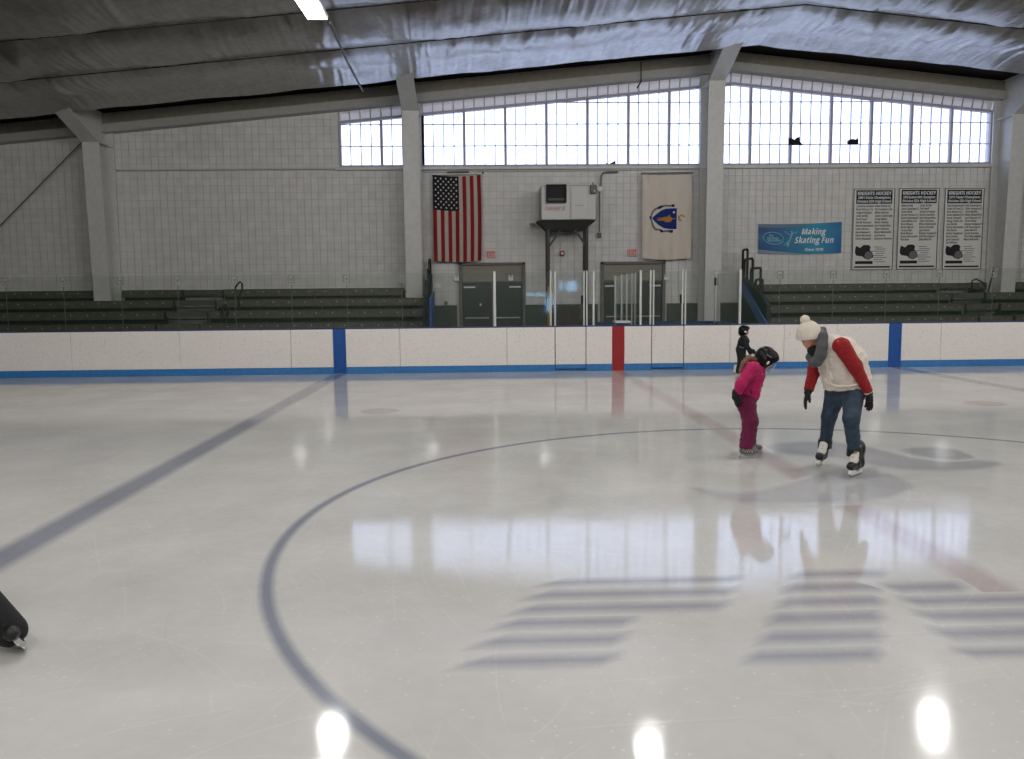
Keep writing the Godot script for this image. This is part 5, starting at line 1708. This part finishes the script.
	var rad := [0.034, 0.044, 0.05, 0.052, 0.048, 0.042, 0.034]
	for j in pts.size() - 1: sc.append(cap(pts[j], pts[j + 1], rad[j], rad[j + 1]))
	sc.append(cap(pts[0], neck + Vector3(0.06, 0.05, -0.10), 0.034, 0.05))
	sc.append(cap(neck + Vector3(0.06, 0.03, -0.10), pts[6], 0.05, 0.04))
	obj("scarf", blob(sc, 0.009, 0.02, [], func(p: Vector3) -> float: return 0.004 * fold.get_noise_3d(p.x * 4.0, p.y * 4.0, p.z * 4.0)), M.scarf_grey, o)
	obj("neck_warmer", blob([cap(px(812.5, 350.5, zm - 0.03), px(813.5, 356.5, zm - 0.05), 0.046, 0.035), cap(px(812.5, 350.5, zm - 0.03), neck, 0.045, 0.06)], 0.009, 0.02), M.collar_black, o)
	# knitted hat
	var hx := crown.normalized()
	var hm := px(808.8, 332.0, zm)
	var hat := obj("hat", blob([cap(hm + hx * 0.01, hm - hx * 0.02, 0.103, 0.115), cap(hm - hx * 0.035, hm - hx * 0.05, 0.118, 0.119)], 0.006, 0.03, [[px(808.5, 338.0, zm), Vector3(0.17, -1, -0.08)]], func(p: Vector3) -> float:
		var v := p - hm
		return 0.0025 * sin(atan2(v.z, v.x) * 34.0)), M.knit_cream, o)
	obj("bobble", blob([cap(px(804.9, 319.8, zm), px(805.1, 320.2, zm), 0.046, 0.046)], 0.006, 0.01, [], func(p: Vector3) -> float: return 0.007 * fold.get_noise_3d(p.x * 9.0, p.y * 9.0, p.z * 9.0)), M.knit_cream, hat)
	obj("hair", blob([cap(hc + Vector3(0.085, -0.02, 0.03), hc + Vector3(0.09, -0.10, 0.02), 0.05, 0.04), cap(hc + Vector3(0.06, -0.03, 0.075), hc + Vector3(0.06, -0.10, 0.06), 0.022, 0.016)], 0.008, 0.02), M.hair_dark, o)
	# gloves with their cuffs
	for q in [[lhp, lw, le], [rhp, rw, re]]:
		var d: Vector3 = (q[1] - q[2]).normalized()
		var pz: Array = q[0].duplicate()
		pz.append(cap(q[1] - d * 0.015, q[1] + d * 0.03, 0.040, 0.036))
		obj("glove", blob(pz, 0.004, 0.010), M.glove_black, o)
	# ankle straps and skates
	place_skate(o, fa, Vector3(-0.72, 0, 0.75), Vector3(0.02, 1, -0.06), 1.03, "hockey")
	place_skate(o, fb, Vector3(-0.50, 0, 0.85), Vector3(0.24, 1, -0.05), 1.03, "hockey")
	for q in [[la, lk, fa], [ra, rk, fb]]:
		var st := obj("ankle_strap", blob([cap(q[0] + Vector3(0, -0.005, 0), q[0] + Vector3(-0.004, -0.065, 0.0), 0.070, 0.068)], 0.010, 0.02, [[q[0] + Vector3(0, 0.018, 0), Vector3.UP], [q[0] + Vector3(0, -0.08, 0), Vector3.DOWN]]), M.boot_black, o)
		if q[0] == la: obj("badge", bx(q[0] + Vector3(-0.02, -0.03, 0.071), Vector3(0.024, 0.024, 0.006)), M.gold, st)


func make_girl() -> void:
	var fa := gp(748.5, 458.2)
	var zf := -fa.z
	var fb := px(752.5, 453.5, zf + 0.21)
	fb.y = 0.0
	var o := thing("person", (fa + fb) / 2.0, "girl in bright pink jacket and black helmet, bending forward facing the woman", "person")
	var zm := zf + 0.10
	var hc := px(765.0, 359.5, zm)
	var face := Vector3(0.80, -0.55, 0.16)
	var crown := Vector3(0.45, 0.9, 0.02)
	var neck := px(757.5, 364.5, zm)
	var chest := px(753.5, 373, zm)
	var waist := px(748.5, 389, zm)
	var pel := px(746.0, 402, zm)
	var rs := px(752.5, 368.5, zm - 0.13)
	var re := px(741.0, 384.0, zm - 0.18)
	var rw := px(737.0, 394.0, zm - 0.15)
	var ls := px(757.5, 368.5, zm + 0.13)
	var le := px(757.0, 384.0, zm + 0.17)
	var lw := px(752.5, 392.0, zm + 0.12)
	var rh := px(745.5, 404, zm - 0.07)
	var lh := px(747.0, 404, zm + 0.07)
	var rk := px(750.0, 421, zf + 0.01)
	var lk := px(751.0, 421, zf + 0.16)
	var ra := px(746.0, 446.5, zf)
	var la := px(749.0, 444.5, zf + 0.20)
	var b := head_prims(hc, face, crown, 0.205)
	b.append_array([cap(hc + Vector3(-0.05, -0.04, 0), neck, 0.045, 0.05), cap(neck, chest, 0.055, 0.085), cap(chest, waist, 0.09, 0.09), cap(waist, pel, 0.09, 0.10), cap(rs, ls, 0.045, 0.045), cap(rs, re, 0.036, 0.03), cap(re, rw, 0.03, 0.022), cap(ls, le, 0.036, 0.03), cap(le, lw, 0.03, 0.022), cap(pel, rh, 0.085, 0.065), cap(pel, lh, 0.085, 0.065), cap(rh, rk, 0.06, 0.042), cap(rk, ra, 0.04, 0.032), cap(lh, lk, 0.06, 0.042), cap(lk, la, 0.04, 0.032)])
	obj("body", blob(b, 0.010, 0.03), M.skin, o)
	head_bits(o, hc, face, crown, 0.205)
	var fold := noise(16.0, 53, 2)
	var ds := func(p: Vector3) -> float: return 0.009 * fold.get_noise_3d(p.x, p.y * 1.5, p.z)
	obj("snow_pants", blob([cap(pel + Vector3(0, 0.05, 0), rh, 0.115, 0.09), cap(pel + Vector3(0, 0.05, 0), lh, 0.115, 0.09), cap(rh, rk, 0.09, 0.078), cap(rk, ra, 0.074, 0.072), cap(lh, lk, 0.09, 0.076), cap(lk, la, 0.074, 0.070)], 0.011, 0.03, [[ra + Vector3(0, -0.02, 0), Vector3.DOWN]], ds), M.pants_magenta, o)
	var jk := obj("jacket", blob([cap(neck, chest, 0.065, 0.12), cap(chest, waist, 0.125, 0.12), cap(waist, px(748.5, 394, zm), 0.12, 0.118), cap(rs, ls, 0.07, 0.07), cap(rs, re, 0.066, 0.058), cap(re, rw, 0.056, 0.044), cap(ls, le, 0.066, 0.056), cap(le, lw, 0.054, 0.044)], 0.010, 0.03, [[px(747, 398.5, zm), Vector3(-0.10, -1, 0)]], ds), M.jacket_pink, o)
	obj("pocket", tb([px(750.5, 389.5, zm - 0.125), px(752.0, 393.5, zm - 0.12)], 0.012, 6), M.pants_magenta, jk)
	obj("hair", blob([cap(px(748.5, 357.5, zm - 0.05), px(743.5, 363.0, zm - 0.10), 0.030, 0.026), cap(px(743.5, 363, zm - 0.10), px(739.5, 371.5, zm - 0.12), 0.026, 0.012), cap(hc + Vector3(-0.09, -0.02, 0), px(749.5, 358.5, zm - 0.05), 0.045, 0.032)], 0.008, 0.02, [], func(p: Vector3) -> float: return 0.006 * fold.get_noise_3d(p.x * 5.0, p.y * 2.0, p.z * 5.0)), M.hair_brown, o)
	# helmet with a clear visor
	var f := face.normalized()
	var u := (crown - f * crown.dot(f)).normalized()
	var r := u.cross(f)
	var hp := [cap(hc + u * 0.03 - f * 0.012, hc + u * 0.03 + f * 0.03, 0.112, 0.106), cap(hc - u * 0.05 - f * 0.03, hc + u * 0.0 - f * 0.01, 0.085, 0.10)]
	for q in [-1.0, 1.0]: hp.append(cap(hc + r * 0.075 * q - u * 0.01, hc + r * 0.072 * q - u * 0.06, 0.04, 0.03))
	var hel := obj("helmet", blob(hp, 0.007, 0.02, [[hc + f * 0.085, f + u * -0.5]]), M.helmet_black, o)
	for q in [[0.055, 0.075, 0.05], [0.015, 0.10, 0.045], [-0.03, 0.115, 0.04]]:
		var c: Vector3 = hc + u * q[1] + f * q[0] - r * q[2]
		obj("vent", bv(c, Vector3(0.035, 0.010, 0.018), 0.003, Basis(f, u, r)), M.boot_white, hel)
	obj("ear_mark", bv(hc - r * 0.112 - u * 0.02 + f * 0.03, Vector3(0.022, 0.04, 0.012), 0.004, Basis(f, u, r)), M.boot_white, hel)
	obj("side_mark", bv(hc - r * 0.108 + u * 0.045 + f * 0.0, Vector3(0.06, 0.014, 0.012), 0.004, Basis(f, u, r)), M.print_grey, hel)
	var vz := MB.new()
	vz.sheet(func(s: float, t: float) -> Vector3:
		var a := (s - 0.5) * 2.2
		return hc + f * (0.025 + 0.10 * cos(a)) + r * 0.105 * sin(a) + u * (0.02 - 0.115 * t), 16, 6, 0.003)
	obj("visor", vz, M.visor, hel)
	obj("strap", tb([hc - r * 0.09 - u * 0.04 + f * 0.03, hc - u * 0.125 + f * 0.06 - r * 0.02, hc + r * 0.09 - u * 0.04 + f * 0.03], 0.008, 6), M.boot_black, hel)
	# mittens held at the back of the hip
	var gp_ := hand_prims(rw + Vector3(0, -0.005, 0), Vector3(-0.12, -1, 0.05), Vector3(1, 0, 0), Vector3(0.2, 0, 1), 0.78, 0.35, 1.75)
	gp_.append(cap(rw + Vector3(0.0, 0.015, 0), rw + Vector3(-0.01, -0.03, 0), 0.052, 0.044))
	obj("glove", blob(gp_, 0.006, 0.016, [], func(p: Vector3) -> float: return 0.006 * fold.get_noise_3d(p.x * 8.0, p.y * 8.0, p.z * 8.0)), M.glove_black, o)
	gp_ = hand_prims(lw, Vector3(0.1, -1, 0), Vector3(-1, 0, 0), Vector3(0.2, 0, 1), 0.75, 0.35, 1.6)
	obj("glove", blob(gp_, 0.006, 0.014), M.glove_black, o)
	place_skate(o, fa + Vector3(0.0, 0, 0.0), Vector3(1, 0, 0.06), Vector3(0, 1, 0), 0.72, "silver")
	place_skate(o, fb, Vector3(1, 0, 0.0), Vector3(0, 1, 0), 0.70, "silver")


func make_far_child() -> void:
	var z := 17.75
	var fa := px(737.6, 375.2, z)
	fa.y = 0.0
	var o := thing("person", fa + Vector3(0.06, 0, 0), "small child in black with a black helmet, skating by the far boards", "person")
	var hc := px(744.6, 331.6, z)
	var face := Vector3(0.95, -0.1, 0.3)
	var crown := Vector3(0.12, 1, 0)
	var neck := px(743.8, 336.6, z)
	var chest := px(743.8, 341, z)
	var pel := px(741.0, 351, z)
	var rs := px(743.8, 338.6, z - 0.12)
	var re := px(746.2, 346.0, z - 0.17)
	var rw := px(750.8, 350.2, z - 0.14)
	var ls := px(745.0, 338.6, z + 0.12)
	var le := px(747.0, 346.0, z + 0.16)
	var lw := px(750.4, 353.2, z + 0.06)
	var rk := px(740.9, 361, z - 0.06)
	var lk := px(742.6, 361, z + 0.08)
	var ra := px(737.9, 371, z)
	var la := px(741.0, 371, z + 0.2)
	var b := head_prims(hc, face, crown, 0.19)
	b.append_array([cap(hc, neck, 0.04, 0.045), cap(neck, chest, 0.05, 0.08), cap(chest, pel, 0.085, 0.09), cap(rs, ls, 0.04, 0.04), cap(rs, re, 0.032, 0.027), cap(re, rw, 0.026, 0.02), cap(ls, le, 0.032, 0.027), cap(le, lw, 0.026, 0.02), cap(pel, rk, 0.07, 0.04), cap(rk, ra, 0.038, 0.03), cap(pel, lk, 0.07, 0.04), cap(lk, la, 0.038, 0.03)])
	obj("body", blob(b, 0.012, 0.03), M.skin, o)
	head_bits(o, hc, face, crown, 0.19)
	obj("trousers", blob([cap(pel + Vector3(0, 0.03, 0), rk, 0.105, 0.07), cap(rk, ra, 0.068, 0.055), cap(pel + Vector3(0, 0.03, 0), lk, 0.105, 0.07), cap(lk, la, 0.068, 0.055)], 0.014, 0.03), M.black_cloth, o)
	var jk := obj("jacket", blob([cap(neck, chest, 0.06, 0.115), cap(chest, pel + Vector3(0, 0.07, 0), 0.115, 0.10), cap(rs, ls, 0.065, 0.065), cap(rs, re, 0.058, 0.048), cap(re, rw, 0.046, 0.038), cap(ls, le, 0.058, 0.048), cap(le, lw, 0.046, 0.038)], 0.012, 0.03), M.black_cloth, o)
	obj("hem_stripe", tb([px(739.2, 346.6, z - 0.09), px(741.2, 347.4, z - 0.12), px(743.6, 347.8, z - 0.11)], 0.012, 6), M.print_grey, jk)
	var f := face.normalized()
	var u := (crown - f * crown.dot(f)).normalized()
	var r := u.cross(f)
	var hel := obj("helmet", blob([cap(hc + u * 0.03 - f * 0.03, hc + u * 0.03 + f * 0.02, 0.105, 0.10), cap(hc - u * 0.03 - f * 0.05, hc - f * 0.02, 0.08, 0.095)], 0.009, 0.02, [[hc + f * 0.06, f + u * -0.5]]), M.helmet_black, o)
	obj("ear_mark", bv(hc - r * 0.10 - u * 0.0 + f * 0.02, Vector3(0.04, 0.035, 0.02), 0.005, Basis(f, u, r)), M.boot_white, hel)
	for q in [[rw, Vector3(0.8, -0.5, 0.1), M.glove_black], [lw, Vector3(0.5, -0.9, 0.2), M.boot_white]]:
		obj("glove", blob(hand_prims(q[0], q[1], Vector3(0, -0.3, -1), Vector3(0.3, 1, 0), 0.75, 0.3, 1.6), 0.006, 0.012), q[2], o)
	place_skate(o, fa, Vector3(0.9, 0, 0.3), Vector3(0, 1, 0), 0.66, "white")
	place_skate(o, Vector3(la.x + 0.02, 0, la.z), Vector3(0.9, 0, 0.3), Vector3(0, 1, 0), 0.66, "white")


func make_left_skater() -> void:
	# a stride to the left: the trailing leg reaches back into the picture
	var foot := gp(27, 649.0)
	var o := thing("person", foot + Vector3(-0.6, 0, 0), "skater in black at the left edge, only one trailing lower leg and skate showing", "person")
	var lean := Vector3(-0.62, 0.78, 0.0).normalized()
	var ank := foot + lean * 0.125
	var knee := ank + lean * 0.44
	var hipr := knee + lean * 0.41 + Vector3(0, 0, 0.02)
	var hipl := hipr + Vector3(-0.2, 0.02, 0)
	var pel := (hipl + hipr) / 2.0 + Vector3(0, 0.06, 0)
	var chest := pel + Vector3(-0.05, 0.40, 0.12)
	var neck := chest + Vector3(-0.02, 0.19, 0.04)
	var hc := neck + Vector3(-0.01, 0.17, 0.03)
	var kl := Vector3(hipl.x - 0.03, 0.46, hipl.z + 0.22)
	var al := Vector3(kl.x + 0.02, 0.15, kl.z - 0.14)
	var rs := chest + Vector3(0.19, 0.10, 0.0)
	var ls := chest + Vector3(-0.19, 0.10, 0.0)
	var re := rs + Vector3(0.10, -0.26, -0.08)
	var rw := re + Vector3(0.02, -0.16, 0.18)
	var le := ls + Vector3(-0.10, -0.26, -0.04)
	var lw := le + Vector3(-0.02, -0.14, 0.20)
	var face := Vector3(-0.25, -0.1, 1)
	var b := head_prims(hc, face, Vector3(0, 1, 0), 0.23)
	b.append_array([cap(hc + Vector3(0.03, -0.07, 0), neck, 0.055, 0.06), cap(neck, chest, 0.07, 0.13), cap(chest, pel, 0.13, 0.13), cap(rs, ls, 0.06, 0.06), cap(rs, re, 0.05, 0.04), cap(re, rw, 0.04, 0.028), cap(ls, le, 0.05, 0.04), cap(le, lw, 0.04, 0.028), cap(pel, hipr, 0.12, 0.09), cap(pel, hipl, 0.12, 0.09), cap(hipr, knee, 0.085, 0.055), cap(knee, ank, 0.052, 0.038), cap(hipl, kl, 0.085, 0.055), cap(kl, al, 0.052, 0.038)])
	b.append_array(hand_prims(rw, Vector3(0, -0.6, 0.8), Vector3(-1, 0, 0), Vector3(0, 1, 0.5), 1.0, 0.3))
	b.append_array(hand_prims(lw, Vector3(0, -0.6, 0.8), Vector3(1, 0, 0), Vector3(0, 1, 0.5), 1.0, 0.3))
	obj("body", blob(b, 0.012, 0.03), M.skin, o)
	head_bits(o, hc, face, Vector3(0, 1, 0), 0.23)
	var d := (ank - knee).normalized()
	obj("trousers", blob([cap(pel + Vector3(0, 0.03, 0), hipr, 0.14, 0.11), cap(pel + Vector3(0, 0.03, 0), hipl, 0.14, 0.11), cap(hipr, knee, 0.11, 0.092), cap(knee, ank, 0.092, 0.082), cap(hipl, kl, 0.11, 0.09), cap(kl, al, 0.088, 0.08)], 0.014, 0.04, [[ank + d * 0.075, d]]), M.black_cloth, o)
	obj("jacket", blob([cap(neck, chest, 0.08, 0.17), cap(chest, pel + Vector3(0, 0.02, 0), 0.165, 0.16), cap(rs, ls, 0.085, 0.085), cap(rs, re, 0.07, 0.06), cap(re, rw, 0.055, 0.042), cap(ls, le, 0.07, 0.06), cap(le, lw, 0.055, 0.042)], 0.014, 0.04), M.black_cloth, o)
	obj("hat", blob([cap(hc + Vector3(0, 0.06, 0), hc + Vector3(0.01, 0.03, 0), 0.105, 0.115)], 0.010, 0.02, [[hc + Vector3(0, 0.03, 0), Vector3(0, -1, 0.1)]]), M.black_cloth, o)
	place_skate(o, foot, Vector3(0.65, 0, 0.8), lean, 1.0, "black")
	place_skate(o, Vector3(al.x, 0, al.z + 0.04), Vector3(-0.1, 0, 1), Vector3(0, 1, 0), 1.0, "silver")
